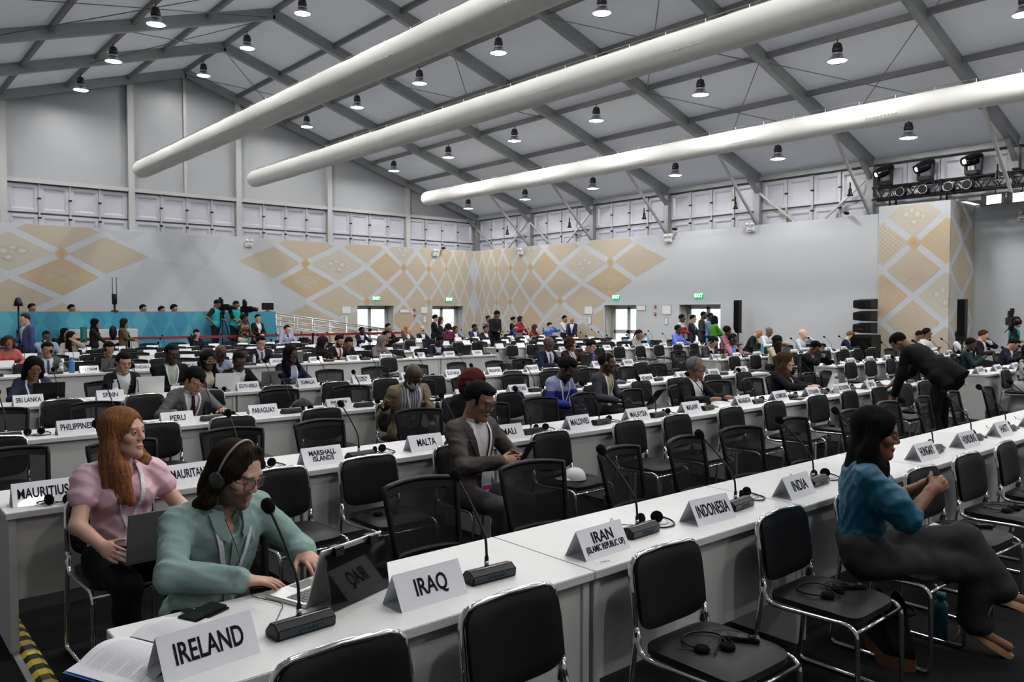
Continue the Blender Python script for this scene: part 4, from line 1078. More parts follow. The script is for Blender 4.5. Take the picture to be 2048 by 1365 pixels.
    hd_.add(E((0, -.015, .03), (.077, .097, .088))); hd_.add(E((0, .022, -.045), (.055*fw, .062, .074)), .03)
    for s in (-1, 1):
        hd_.add(RC((s*.046*fw, -.002, -.052), (s*.010, .064, -.098), .017, .016 if fem else .018), .03); hd_.add(E((s*.043, .056, -.022), (.022, .020, .022)), .02)
    hd_.add(E((0, .069, -.101), (.016*fw, .016, .016)), .025)
    hd_.add(RC((-.034, .072 if fem else .074, .024), (.034, .072 if fem else .074, .024), .011 if fem else .013, .011 if fem else .013), .02)
    if q:
        hd_.add(RC((0, .080, .016), (0, .096, -.024), .0085, .0125), .014)
        for s in (-1, 1):
            hd_.add(E((s*.0115, .088, -.030), (.0085, .011, .008)), .006); hd_.cut(E((s*.032, .092, .004), (.0185, .017, .0115)), .010)
        hd_.add(E((0, .083, -.061), (.023*fw, .011, .0062)), .005); hd_.add(E((0, .082, -.0715), (.019*fw, .010, .0068)), .005); hd_.cut(E((0, .098, -.0662), (.022, .008, .0014)), .003)
    else: hd_.add(RC((0, .083, .014), (0, .105, -.028), .011, .015), .012)
    for s in (-1, 1): hd_.add(E((s*.078, -.006, -.006), (.010, .021, .031)), .008)
    if q > 1:
        for s in (-1, 1): hd_.cut(E((s*.090, -.003, -.006), (.010, .012, .020)), .006)
    hd_.add(rcap(Z(0, -.022, -.05), T.pt(0, -.022, .47*k), (.050 if fem else .057)*hs, (.056 if fem else .064)*k), .03)
    hd_.add(rcap(T.pt(-.07, -.01, .455*k), T.pt(.07, -.01, .455*k), .05*k, .05*k), .05)
    hair_s = hair[0]
    lipc = sk*np.array([.95, .62, .60], np.float32) if skin not in ('dark', 'deep') else sk*np.array([1.05, .75, .75], np.float32)
    def hpaint(v):
        c = np.tile(sk, (len(v), 1)); p = Fh.loc(v)/hs; x, f, u = p[:, 0], p[:, 1], p[:, 2]
        def mixc(m, col): m = np.clip(m, 0, 1)[:, None]; c[:] = c*(1 - m) + np.array(col, np.float32)*m
        if q:
            fr = f > .05
            mixc(fr*np.clip(1.6 - 1.6*((x/.024)**2 + ((u + .066)/.0125)**2), 0, 1), lipc)
            br = np.abs(u - (.0265 - .12*np.maximum(0, np.abs(x) - .03) + .0)); bw_ = .0045 if fem else .0058; mixc(fr*(np.abs(x) > .013)*(np.abs(x) < .052)*np.clip((bw_ - br)/.002, 0, 1)*(.6 if fem else .8), hcol*.8 if hair_s != 'bald' else sk*.35)
            ck = np.exp(-(((np.abs(x) - .042)/.02)**2 + ((u + .028)/.02)**2))*fr*.25; mixc(ck, sk*np.array([1.08, .82, .80], np.float32))
        if beard is not None:
            jaw = np.clip((-.012 - u - .55*np.maximum(0, f - .06)*0)/.02, 0, 1)*np.clip((u + .15)/.02, 0, 1)
            m = jaw*np.clip((np.abs(x) - .0)/.01, 0, 1)*(f > -.005)
            chk = np.clip(((u + .045)/.03) + (f - .03)/.05, 0, 1)*(np.abs(x) < .058); m = m*(1 - .85*np.clip(chk*(u > -.05), 0, 1))
            must = ((np.abs(x) < .032)*(u > -.056)*(u < -.040)*(f > .06)).astype(np.float32); m = np.maximum(m, must*.85)
            m *= 1 - np.clip(1.6 - 1.6*((x/.022)**2 + ((u + .066)/.0105)**2), 0, 1)*(f > .06)
            mixc(m*beard[1], np.array(HC[beard[0]], np.float32))
        if hair_s in ('buzz', 'short', 'side', 'curlyshort', 'bun', 'tail'):
            h = np.minimum(u - (.66*f + .018), np.where(f > .03, u - (.066 + .10*np.maximum(0, np.abs(x) - .035)), 1)); mixc(np.clip(h/.01 + .3, 0, 1)*.92, hcol)
        return c
    pb_ = [SD()]; B = pb_[0]
    nlo = np.minimum(Fh.o, nb) - .17*hs; nhi = np.maximum(Fh.o, nb) + .17*hs
    hv, hf = snets(hd_, nlo, nhi, sth); parts, cols = [(hv, hf)], [hpaint(hv)]
    # under-clothes body, arms and legs
    und = torso(-.018); und.add(rcap(nb, T.pt(0, -.02, .40*k), .05, .06), .03)
    bare = sleeve < 1
    for s in (-1, 1):
        und.add(rcap(sh[s], elb[s], .045*k if bare else .034*k, .041*k if bare else .03*k), .03); und.add(rcap(elb[s], wrist[s], .041*k if bare else .03*k, .0275*k), .02)
        und.add(rcap(hipj[s], knee[s], .06, .045), .03); und.add(rcap(knee[s], ank[s], .04, .034), .02)
        ft = ank[s] + (toe[s] - ank[s])*.8; und.add(rcap(ank[s] + V3(0, .02, -.02), ft, .03, .024), .02)
    if q < 2:
        for s in (-1, 1):
            dd = nrm(wrist[s] - elb[s]); und.add(el(wrist[s] + dd*.07, (.085, .042, .026), np.array([dd, nrm(np.cross(dd, V3(0, 0, 1) + .01)), nrm(np.cross(dd, np.cross(dd, V3(0, 0, 1) + .01)))])), .02)
    al = np.array([H, nb] + [a for D_ in (sh, elb, wrist, knee, ank, toe) for a in D_.values()]); blo, bhi = al.min(0) - .16, al.max(0) + .16
    uv, uf = snets(und, blo, bhi, st*1.15 if q < 2 else .008); parts.append((uv, uf)); cols.append(np.tile(sk, (len(uv), 1)))
    if q == 2:
        for i, s in enumerate((-1, 1)):
            h_ = SD(); dd = hd[i] if hd[i] is not None else wrist[s] - elb[s]; n_ = hn[i] if hn[i] is not None else (0, 0, 1)
            h_.add(rcap(wrist[s] - nrm(wrist[s] - elb[s])*.05, wrist[s], .029, .026), .02)
            hand(h_, wrist[s], dd, n_, s, fing[i], 1.0, .93 if fem else 1.0)
            a = wrist[s] - .19; b = wrist[s] + .19; vv, ff = snets(h_, a, b, .0032); parts.append((vv, ff)); cols.append(np.tile(sk, (len(vv), 1))*np.array([1.02, .97, .95], np.float32))
    link('body', np_mesh('body', parts, 'skin', cols), t)
    # ---------------- eyes
    if q:
        for s in (-1, 1):
            eb = MB(); R_ = np.array(Fh.R); gz = nrm(Fh.R[1]); c0 = Z(s*.0315, .0735, .004)
            n1, n2 = 10, 12; vs = []; cc = []
            for i in range(n1+1):
                a = pi*i/n1
                for j in range(n2):
                    b_ = 2*pi*j/n2; vs.append(c0 + .0122*hs*(gz*cos(a) + Fh.R[0]*sin(a)*cos(b_) + Fh.R[2]*sin(a)*sin(b_))); cc.append((.01, .008, .006) if a < .33 else ((.03, .018, .01) if skin not in ('pale',) else (.12, .16, .17)) if a < .72 else (.45, .42, .40))
            eb.add(vs, [(i*n2 + j, i*n2 + (j+1) % n2, (i+1)*n2 + (j+1) % n2, (i+1)*n2 + j) for i in range(n1) for j in range(n2)], 0, True)
            me = eb.mesh('eye', 'eye'); a_ = me.color_attributes.new('tint', 'FLOAT_COLOR', 'POINT'); a_.data.foreach_set('color', np.array([c + (1,) for c in cc], np.float32).ravel()); link('eye', me, t)
        if q:
            for s in (-1, 1):
                lid = SD(); c0 = (s*.0315, .0735, .004); lid.add(E(c0, (.0142, .0142, .0142))); op = .0052 if hp < .3 else .003; dz = 0 if hp < .3 else -.003
                def slit(p, s=s, op=op, dz=dz):
                    l = Fh.loc(p)/hs; return np.maximum(np.abs(l[:, 2] - .004 - dz) - op*np.sqrt(np.clip(1 - ((l[:, 0] - s*.0315)/.0145)**2, 0, 1)), -(l[:, 1] - .076))*hs
                lid.cut(slit, .0006); lid.keep(lambda p: (.068*hs - Fh.loc(p)[:, 1]))
                solid('eyelid', lid, Z(*c0) - .02, Z(*c0) + .02, .0013 if q > 1 else .0022, 'skin', sk*np.array([.85, .74, .72], np.float32), t)
    # ---------------- hair
    plane = lambda a, b: (lambda p: -(Fh.loc(p)[:, 2]/hs - (a*Fh.loc(p)[:, 1]/hs + b))*.8*hs)
    strand = (lambda p: (.0011*np.sin(np.arctan2(Fh.loc(p)[:, 0], Fh.loc(p)[:, 1]+.03)*40 + 3*np.sin(Fh.loc(p)[:, 2]*30)) + .0006*np.sin(np.arctan2(Fh.loc(p)[:, 0], Fh.loc(p)[:, 1]+.03)*83)).astype(np.float32)) if q > 1 else None
    hr_ = None
    def feather(g, lo_=-.6):
        cran = E((0, -.016, .030), (.0775, .0975, .0885))
        def d(p):
            l = Fh.loc(p)/hs; x, f, u = l[:, 0], l[:, 1], l[:, 2]
            h = np.minimum(u - (.66*f + .018), np.where(f > .03, u - (.066 + .10*np.maximum(0, np.abs(x) - .035)), 1))
            h = np.maximum(h, np.where((f > -.005) & (f < .030), np.minimum(u + .022, .006), -1))
            return cran(p) - hs*g*np.clip(h/.028, lo_, 1)
        return d
    if hair_s in ('short', 'side', 'buzz', 'curlyshort', 'bun', 'tail'):
        g = {'short': .015, 'side': .014, 'buzz': .006, 'curlyshort': .026, 'bun': .011, 'tail': .011}[hair_s]
        hr_ = SD().add(feather(g))
        if hair_s == 'side': hr_.add(E((.012, .040, .092), (.050, .045, .018)), .02)
        if hair_s == 'bun': hr_.add(E((0, -.115, .05), (.04, .035, .04)), .015)
        if hair_s == 'tail': hr_.add(RC((0, -.10, .04), (0, -.13, -.16), .03, .016), .02)
    elif hair_s == 'afro': hr_ = SD().add(E((0, -.03, .055), (.118, .12, .105))); hr_.cut(E((0, .12, -.05), (.075, .075, .10)), .01)
    elif hair_s in ('long', 'bob', 'wavy', 'braids'):
        L_ = {'long': -.33, 'bob': -.13, 'wavy': -.20, 'braids': -.30}[hair_s]; wv = .012 if hair_s == 'wavy' else .0
        hr_ = SD().add(E((0, -.020, .034), (.090, .107, .096)))
        for s in (-1, 1):
            hr_.add(RC((s*.066, -.005, .055), (s*.086, -.012, -.06), .030, .030), .03); hr_.add(RC((s*.083, -.012, -.05), (s*(.090 + wv), -.005 + (.055 if L_ < -.25 else 0), max(L_, -.19)), .030, .03 if L_ < -.25 else .022), .03)
            if L_ < -.25:
                hr_.add(RC((s*.09, .045, -.17), (s*.100, .095, L_ + .02), .034, .022), .03); hr_.add(RC((s*.09, .03, -.15), (s*.120, .055, L_ + .03), .036, .020), .03); hr_.add(RC((s*.088, -.03, -.10), (s*.118, -.01, L_ + .06), .038, .024), .03)
        hr_.add(E((0, -.066, (L_*.55)), (.082, .048, -L_*.62 + .06)), .03)
        if hair_s == 'wavy':
            for s in (-1, 1):
                for z_ in (-.03, -.09, -.15): hr_.add(E((s*(.092 + .012*((z_*100) % 2)), -.02, z_), (.022, .03, .03)), .015)
        hr_.cut(E((0, .122, -.018), (.063, .084, .106)), .014)
        hr_.cut(E((0, .10, -.16), (.052, .08, .12)), .02)
        hr_.cut(rcap(Z(.01, .10, .150), Z(.005, -.04, .146), .014*hs, .012*hs), .012)
    elif hair_s == 'curly':
        hr_ = SD().add(E((0, -.03, .035), (.105, .108, .10)))
        rq = random.Random(len(label)); 
        for i in range(16):
            a = 2*pi*i/16; hr_.add(E((.10*cos(a), -.035 + .085*sin(a)*.9, rq.uniform(-.10, .06)), (.035, .035, .035)), .012)
        hr_.cut(E((0, .118, -.03), (.060, .086, .095)), .012)
    elif hair_s == 'fringe':      # ring of hair round a bald crown
        hr_ = SD().add(E((0, -.018, .010), (.082, .102, .07))); hr_.keep(plane(.35, -.012)); hr_.cut(E((0, .10, .0), (.2, .085, .2)), .01)
        hr_.keep(lambda p: Fh.loc(p)[:, 2] - .045*hs)
    elif hair_s == 'shoulder':    # swept back from a parting, resting on the collar
        hr_ = SD().add(E((0, -.022, .030), (.086, .104, .094)))
        hr_.cut(E((0, .130, -.020), (.068, .086, .126)), .024)
        for s in (-1, 1):
            hr_.add(RC((s*.030, .040, .108), (s*.078, .020, .045), .014, .022), .02); hr_.add(RC((s*.072, .026, .045), (s*.080, -.012, -.04), .022, .026), .02); hr_.add(RC((s*.080, -.015, -.03), (s*.084, -.03, -.115), .028, .03), .02)
            for i, (a, z_) in enumerate(((-.02, -.12), (-.05, -.14), (-.0, -.10))): hr_.add(E((s*(.085 + .008*i), a, z_), (.022, .024, .028)), .012)
        hr_.add(E((0, -.075, -.07), (.082, .045, .10)), .03)
        hr_.cut(rcap(Z(0, .09, .145), Z(0, -.03, .158), .022*hs, .022*hs), .02)
    elif hair_s in ('hijab', 'wrap'):
        hr_ = SD().add(E((0, -.008, .022), (.100, .120, .118)))
        if hair_s == 'hijab':
            hr_.add(rcap(Z(0, -.01, -.06), T.pt(0, .0, .50*k), .085, .10), .05); hr_.add(el(T.pt(0, .03, .43*k), (.15, .12, .085), T.R), .05)
        else: hr_.add(E((0, -.075, -.03), (.085, .075, .11)), .04)
        hr_.cut(E((0, .135, -.022), (.062, .085, .088)), .012)
        if q: hr_.noise(wr(.0035, 38, 2))
    if hr_ is not None:
        if strand is not None and hair_s not in ('hijab', 'wrap'): hr_.noise(strand)
        a = Fh.o - .22*hs; b = Fh.o + .22*hs
        if hair_s in ('long', 'braids', 'hijab', 'wavy', 'shoulder'): a = np.minimum(a, Fh.o - Fh.R[2]*.40 - .18)
        if hair_s in ('hijab', 'wrap'): solid('headscarf', hr_, np.minimum(a, lo), np.maximum(b, Fh.o + .2), sth*1.2, 'cloth', hcol, t)
        else:
            def hp_(v):
                p = Fh.loc(v)/hs; m = (.85 + .35*np.sin(np.arctan2(p[:, 0], p[:, 1])*31 + p[:, 2]*25)*.5)[:, None]; return hcol*m
            solid('hair', hr_, a, b, sth*(1.0 if q > 1 else 1.1), 'hair', hp_, t)
    if 'mask' in ext:
        mk = SD().add(E((0, .022, -.045), (.0635, .079, .072))); mk.add(E((0, .088, -.045), (.03, .022, .04)), .02); mk.keep(lambda p: np.maximum(Fh.loc(p)[:, 2]/hs + .012, -(Fh.loc(p)[:, 1]/hs - .03))*hs)
        solid('face_mask', mk, Fh.o - .15, Fh.o + .15, sth, 'cloth', (.62, .63, .66), t)
    # ---------------- clothes
    kind, c1 = top[0], np.array(top[1], np.float32); c2 = np.array(top[2] if len(top) > 2 else top[1], np.float32)
    tr_ = torso(.016 if kind in ('jacket', 'open') else .014 if kind == 'shirt' and q else .008); sleeve_g = (.016 if kind in ('jacket', 'open') else .020 if kind == 'shirt' and q else .011)
    if kind == 'puff':
        for s in (-1, 1): e = sh[s] + (elb[s] - sh[s])*.40; tr_.add(el(sh[s] + (elb[s]-sh[s])*.12, (.078, .075, .085)), .03); tr_.add(rcap(sh[s], e, .066, .074), .02)
    elif kind == 'balloon':
        for s in (-1, 1): tr_.add(rcap(sh[s], sh[s] + (elb[s] - sh[s])*.6, .064, .086), .03); tr_.add(rcap(sh[s] + (elb[s] - sh[s])*.6, elb[s], .086, .068), .03); tr_.add(rcap(elb[s], elb[s] + (wrist[s]-elb[s])*.12, .068, .058), .02)
    elif kind == 'vest': pass
    elif sleeve < .5:
        for s in (-1, 1): tr_.add(rcap(sh[s], sh[s] + (elb[s] - sh[s])*.7, .062*k, .062*k), .03)
    else: arms(tr_, sleeve_g, upto=.97 if sleeve >= 1 else sleeve)
    if 'tail' in ext: tr_.add(rcap(T.pt(0, -.08, .08), T.pt(.03, -.17, -.20), .14, .10), .06); tr_.add(rcap(T.pt(-.14, .06, .05), T.pt(-.15, .14, -.16), .09, .07), .05)
    if q: tr_.noise(wr(.0022 if q == 1 else .0044, 26 if q == 1 else 32, len(label)))
    if kind in ('jacket', 'open') and sit: 
        for s in (-1, 1): tr_.add(rcap(hipj[s], hipj[s] + (knee[s]-hipj[s])*.35, .10, .085), .04)
    if kind in ('jacket', 'open', 'dress') and not sit:
        tr_.add(rcap(T.pt(-.085, 0, .02), T.pt(-.095, 0, -.13), .105, .108), .05); tr_.add(rcap(T.pt(.085, 0, .02), T.pt(.095, 0, -.13), .105, .108), .04); tr_.keep(lambda p: -.17*k - T.loc(p)[:, 2])
    elif not sit: tr_.keep(lambda p: -.10*k - T.loc(p)[:, 2])
    if sit and fem and kind in ('puff', 'balloon', 'blouse'): tr_.keep(lambda p: (.085 if 'wide' in ext else -.01)*k - T.loc(p)[:, 2])
    neckcut = rcap(T.pt(0, -.012, .462*k), T.pt(0, .03, .62*k), .060*hs if fem else .070, .082); 
    tr_.cut(neckcut, .008)
    if kind == 'shirt': tr_.cut(el(T.pt(0, .10, .47*k), (.030, .055, .065), T.R), .008)
    if kind in ('blouse', 'puff', 'balloon', 'dress', 'tee'): tr_.cut(el(T.pt(0, .085, .50*k), (.07, .07, .065), T.R), .01)
    ub = .10 if kind == 'jacket' else -.2
    def vw(u): return np.clip((u - ub*k)/(.36*k), 0, 1)*.078*w + (0 if kind == 'jacket' else .05)
    tp_ = top[3] if len(top) > 3 else None
    def cpaint(v):
        c = np.tile(c1, (len(v), 1)); p = T.loc(v); x, f, u = p[:, 0], p[:, 1], p[:, 2]
        def mixc(m, col): c[m] = np.array(col, np.float32)
        if kind in ('jacket', 'open') and q < 2:
            V = (f > .02)*(np.abs(x) < vw(u))*(u > ub*k)*(u < .56*k); mixc(V.astype(bool), c2)
            if tie is not None: mixc(((f > .02)*(np.abs(x) < .022)*(u > ub*k)*(u < .47*k)).astype(bool), tie)
        if kind == 'vest': pass
        if tp_ == 'patch':
            n_ = np.sin(v[:, 0]*55 + 2*np.sin(v[:, 2]*30)) + np.sin(v[:, 2]*61 + 2*np.sin(v[:, 1]*40)) + np.sin(v[:, 1]*50); mixc(n_ > .6, c2)
        elif tp_ == 'stripe': mixc(np.sin(x*260) > .4, c2)
        elif tp_ == 'band': mixc((u > .2*k)*(u < .42*k)*(np.sin(x*60) > -.2), c2)
        elif tp_ == 'yoke': mixc(u > .36*k, c2)
        elif tp_ == 'arms': mixc(np.abs(x) > .15*w, c2)
        if 'lanyard' in ext and q == 0:
            for s in (-1, 1): mixc((f > .03)*(np.abs(x - s*(.012 + .17*(u/k - .14)*.9)) < .012)*(u > .14*k)*(u < .5*k) > 0, (.62, .63, .66))
        return c
    cm = 'satin' if kind in ('balloon', 'puff') else 'cloth'
    nm_ = {'jacket': 'jacket', 'open': 'jacket', 'vest': 'vest', 'dress': 'dress', 'shirt': 'shirt'}.get(kind, 'blouse')
    if kind == 'vest':
        sh_t = arms(torso(.006), .014, upto=.2); 
        sh2 = torso(.004)
        for s in (-1, 1): sh2.add(rcap(sh[s], sh[s] + (elb[s]-sh[s])*.75, .062*k, .06*k), .03)
        solid('shirt', sh2, lo, hi, st, 'cloth', (.012, .012, .014), t)
        tr_ = torso(.018); tr_.cut(neckcut, .008)
        for s in (-1, 1): tr_.cut(el(sh[s] + (sh[s] - nb)*.25, (.085, .12, .12)), .01)
        solid('vest', tr_, lo, hi, st, 'cloth', c1, t)
    elif kind in ('jacket', 'open') and q == 2:
        shirt = torso(.006); shirt.cut(neckcut, .006); shirt.noise(wr(.0014, 40, 3))
        solid('shirt', shirt, lo, hi, st*.8, 'cloth', (lambda v: np.where((np.sin(T.loc(v)[:, 0]*230) > .35)[:, None], np.array(top[4], np.float32), np.where((np.sin(T.loc(v)[:, 0]*115 + 1) > .6)[:, None], np.array(top[5], np.float32), c2))) if tp_ == 'shirtstripe' else c2, t)
        def vreg(p):
            l = T.loc(p); return np.maximum(np.maximum(np.abs(l[:, 0]) - vw(l[:, 2]), -(l[:, 1] - .03)), ub*k - l[:, 2])
        tr_.cut(vreg, .004)
        solid('jacket', tr_, lo, hi, st*.8, 'cloth', c1, t)
        lp_ = torso(.0225)
        def lreg(p):
            l = T.loc(p); wv = vw(l[:, 2]); z_ = np.clip((l[:, 2] - ub*k)/(.30*k), 0, 1); bw = .058*z_*(1 - .35*(np.abs(l[:, 2] - .40*k) < .008))
            return np.maximum(np.maximum(np.abs(np.abs(l[:, 0]) - wv - bw/2) - bw/2, -(l[:, 1] - .02)), np.maximum(ub*k + .02 - l[:, 2], l[:, 2] - .47*k))
        lp_.keep(lreg); lp_.keep(lambda p: -(torso(.010)(p))); solid('lapel', lp_, lo, hi, st*.6, 'cloth', c1*.92, t)
        for s in (-1, 1):
            cf = wrist[s] - elb[s]; cf = nrm(cf); b0 = SD().add(rcap(wrist[s] - cf*.035, wrist[s] - cf*.005, .040, .039), 0); solid('shirt_cuff', b0, wrist[s] - .07, wrist[s] + .07, .006, 'cloth', c2, t)
    else: solid(nm_, tr_, lo, hi, st, cm, cpaint, t)
    if kind in ('shirt', 'jacket', 'open') and q > 0 or 'collar' in ext:      # shirt collar
        cl = SD(); n0 = T.pt(0, -.012, .475*k); cl.add(rcap(n0, T.pt(0, .004, .535*k), .073, .066), 0); cl.cut(rcap(T.pt(0, -.012, .40*k), T.pt(0, .012, .60*k), .060, .056), .002)
        def gap(p):
            l = T.loc(p); return np.maximum(np.abs(l[:, 0]) - np.clip((l[:, 2]/k - .455), 0, 1)*.42, -(l[:, 1] - .02))
        cl.cut(gap, .002); cl.keep(lambda p: .445*k - T.loc(p)[:, 2]); cl.keep(lambda p: T.loc(p)[:, 2] - .525*k)
        for s in (-1, 1): cl.add(el(T.pt(s*.040, .074, .458*k), (.026, .012, .032), T.R), .008)
        solid('collar', cl, nb - .13, nb + .13, .006 if q < 2 else .0042, 'cloth', c2 if kind != 'shirt' else c1*.97, t)
    # trousers, shoes
    if 'nolegs' not in ext:
        pn = SD(); pn.add(el(T.pt(0, .022 if sit else 0, .0), (.184*min(w, 1.02), .108 if sit else .126, .112), T.R)); pn.add(el(T.pt(0, 0, .075 if 'wide' in ext else .03), (.172*min(w, 1.06), .116, .105), T.R), .03)
        wide = 'wide' in ext
        for s in (-1, 1): pn.add(rcap(hipj[s], knee[s], .092 if sit or wide else .086, .068 if not wide else .078), .04); pn.add(rcap(knee[s], ank[s] + (knee[s] - ank[s])*.08, .066 if not wide else .078, .052 if not wide else .085), .03)
        if kind == 'dress': pn.add(rcap(H, H + V3(0, 0, -.35), .14, .17), .05)
        if q: pn.noise(wr(.003, 22, 5))
        pl_ = np.array([H] + list(knee.values()) + list(ank.values())); solid('trousers' if kind != 'dress' else 'skirt', pn, pl_.min(0) - .26, pl_.max(0) + .26, st*1.2 if q < 2 else .0095, 'cloth', pants, t)
        if 'heels' not in ext:
            for s in (-1, 1):
                f_ = SD().add(rcap(ank[s] + V3(0, .035, -.045), toe[s], .036, .030)); f_.add(rcap(ank[s], ank[s] + V3(0, 0, -.05), .040, .040), .03); f_.keep(lambda p: .002 - p[:, 2])
                solid('shoe', f_, np.minimum(ank[s], toe[s]) - .09, np.maximum(ank[s], toe[s]) + .09, .016 if q < 2 else .008, 'leather', shoes, t)
    # ---------------- ribbons that lie on the clothes
    surf = torso(.022 if kind in ('jacket', 'open') else .018 if kind == 'shirt' else .012)
    def ribbon(name, path, wd, off, mat_, col, drop=None):
        P = [np.array(p, np.float32) for p in path]; Q = []
        for i in range(len(P) - 1):
            for a in range(6): Q.append(P[i] + (P[i+1] - P[i])*a/6)
        Q.append(P[-1]); vs = []; n = len(Q)
        for i in range(n):
            d = Q[min(i+1, n-1)] - Q[max(i-1, 0)]; d = d/max(1e-6, np.linalg.norm(d)); l = np.array([-d[1], d[0]])*(wd[i*len(wd)//n] if isinstance(wd, (list, tuple)) else wd)/2
            for sg in (-1, 1):
                xu = Q[i] + l*sg; f0 = .35
                for _ in range(40):
                    dd = float(surf(T.pt(xu[0], f0, xu[1])[None])[0]) - off
                    if dd < .001: break
                    f0 -= max(dd*.8, .001)
                    if f0 < -.12: break
                vs.append(T.pt(xu[0], max(f0, -.1), xu[1])); 
        b = MB(); b.add(vs, [(2*i, 2*i+1, 2*i+3, 2*i+2) for i in range(n-1)], 0, False); o = tinted(name, b, mat_, col, t)
        m_ = o.modifiers.new('thickness', 'SOLIDIFY'); m_.thickness = .0010; m_.offset = 1
        return o
    if tie is not None and q == 2:
        ribbon('tie', [(0, .475*k), (0, .40*k), (0, .25*k), (0, .12*k)], [.03, .034, .05, .062, .062], -.010, 'cloth', tie)
    if kind == 'shirt' and q == 2:
        for s in (-1, 1): ribbon('collar_flap', [(s*.070, .505*k), (s*.064, .455*k), (s*.036, .395*k)], [.052, .050, .046, .036, .012], .006, 'cloth', c1*.95)
        ribbon('button_placket', [(0, .40*k), (0, .25*k), (0, .05*k)], .030, .003, 'cloth', c1*.97)
        ribbon('chest_pocket', [(.095, .355*k), (.095, .25*k)], .095, .0025, 'cloth', c1*.97)
    if 'lanyard' in ext and q:
        lc = (.72, .73, .78)
        for s in (-1, 1): ribbon('lanyard_strap', [(s*.066, .50*k), (s*.075, .44*k), (s*.05, .32*k), (s*.008, .185*k)], .019, .003, 'cloth', lc)
        f0 = .35; 
        while float(surf(T.pt(0, f0, .14*k)[None])[0]) > .012 and f0 > 0: f0 -= .004
        if 'badge' in ext:
            bb = MB().box(-.045, .045, -.002, .002, -.075, .075); b2 = [T.pt(v[0], f0 + .012 + v[1], .10*k + v[2]) for v in bb.v]; bb.v = b2; tinted('badge', bb, 'cloth', (.62, .64, .70), t)
            b3 = MB().box(-.04, .04, .0022, .003, -.06, -.03); b3.v = [T.pt(v[0], f0 + .012 + v[1], .10*k + v[2]) for v in b3.v]; tinted('badge_stripe', b3, 'cloth', (.5, .04, .22), t)
    if 'pin' in ext:
        b = MB().lathe([(0, .004), (.012, .004), (.013, 0)], 10, axis='y'); f0 = .3
        while float(surf(T.pt(.115, f0, .36*k)[None])[0]) > .006 and f0 > 0: f0 -= .004
        b.v = [T.pt(.115 + v[0], f0 + v[1], .36*k + v[2]) for v in b.v]; tinted('lapel_pin', b, 'leather', (.6, .35, .12), t)
    # ---------------- things worn on the head
    if 'glasses' in ext or 'sunglasses' in ext or 'gold' in ext or 'pinkglasses' in ext:
        b = MB(); g = MB(); fc = (.012, .012, .014) if 'glasses' in ext else ((.45, .30, .08) if 'gold' in ext else ((.5, .3, .27) if 'pinkglasses' in ext else (.01, .01, .01)))
        for s in (-1, 1):
            ring = [Z(s*.0335 + .0265*np.sign(cos(a))*abs(cos(a))**.6, .098 - .006*abs(s*.0335 + .0265*cos(a))/.05, .0 + .0205*np.sign(sin(a))*abs(sin(a))**.7) for a in [2*pi*i/18 for i in range(18)]]
            b.tube(ring, .0021*hs if q > 1 else .003, 6, closed=True); b.tube([Z(s*.060, .094, .006), Z(s*.076, .06, .006), Z(s*.082, -.01, .008), Z(s*.08, -.03, -.008)], .0018 if q > 1 else .003, 5); g.poly(ring)
        b.tube([Z(-.007, .100, .004), Z(0, .102, .006), Z(.007, .100, .004)], .002, 5)
        gl = tinted('spectacles', b, 'leather', fc, t)
        g.obj('spectacle_lenses', 'gloss' if 'sunglasses' in ext else 'lens', gl)
    if 'headset' in ext:
        b = MB(); r_ = .100
        b.tube([Z(-.094, -.0, -.01)] + [Z(-.094*cos(a), -.012, .012 + (.117 if hair_s != 'shoulder' else .119)*sin(a)) for a in [pi*i/14 for i in range(15)]] + [Z(.094, -.0, -.01)], .0048*hs, 6); bo = tinted('headset_band', b, 'leather', (.25, .25, .25) if q > 1 else (.02, .02, .02), t)
        for s in (-1, 1):
            e = MB().lathe([(0, .016), (.022, .015), (.031, .008), (.031, -.010), (.026, -.016), (0, -.016)], 16, axis='x'); e.v = [Z(s*.097 + v[0], v[1] - .004, v[2] - .012) for v in e.v]; tinted('ear_cup', e, 'leather', (.012, .012, .013), bo)
    return t, dict(T=T, Fh=Fh, wrist=wrist, elb=elb, H=H)
# ------------------------------------------------------------------ the people nearest the camera
def wl(pos, rz, P):
    v = Vector(P) - Vector(pos); return tuple(Matrix.Rotation(-rz, 3, 'Z') @ v)
def wd(rz, d): return tuple(Matrix.Rotation(-rz, 3, 'Z') @ Vector(d))
HZ = .53
pos, rz = (1.18, 3.36, 0), .16
person('man in sage green shirt with headset and glasses typing at the IRELAND card', pos, rz, q=2, hz=HZ, lean=.24, twist=.06, hy=.36, hp=.40, sc=.98, w=1.12, skin='fair', hair=('shoulder', 'dkbrown'), beard=('dkbrown', .8),
       top=('shirt', (.235, .345, .32)), pants=(.02, .02, .025), R=wl(pos, rz, (1.13, 2.86, .803)), L=wl(pos, rz, (1.44, 2.98, .815)), pole=((-1, -.1, -.35), (.9, .3, -.8)),
       hd=(wd(rz, (.75, -.30, -.10)), wd(rz, (.08, -.9, -.20))), hn=(wd(rz, (.1, 0, 1)), wd(rz, (0, -.1, 1))), fing=(.30, .42), ext=('glasses', 'headset', 'lanyard'))
pos, rz = (1.12, 4.40, 0), .08
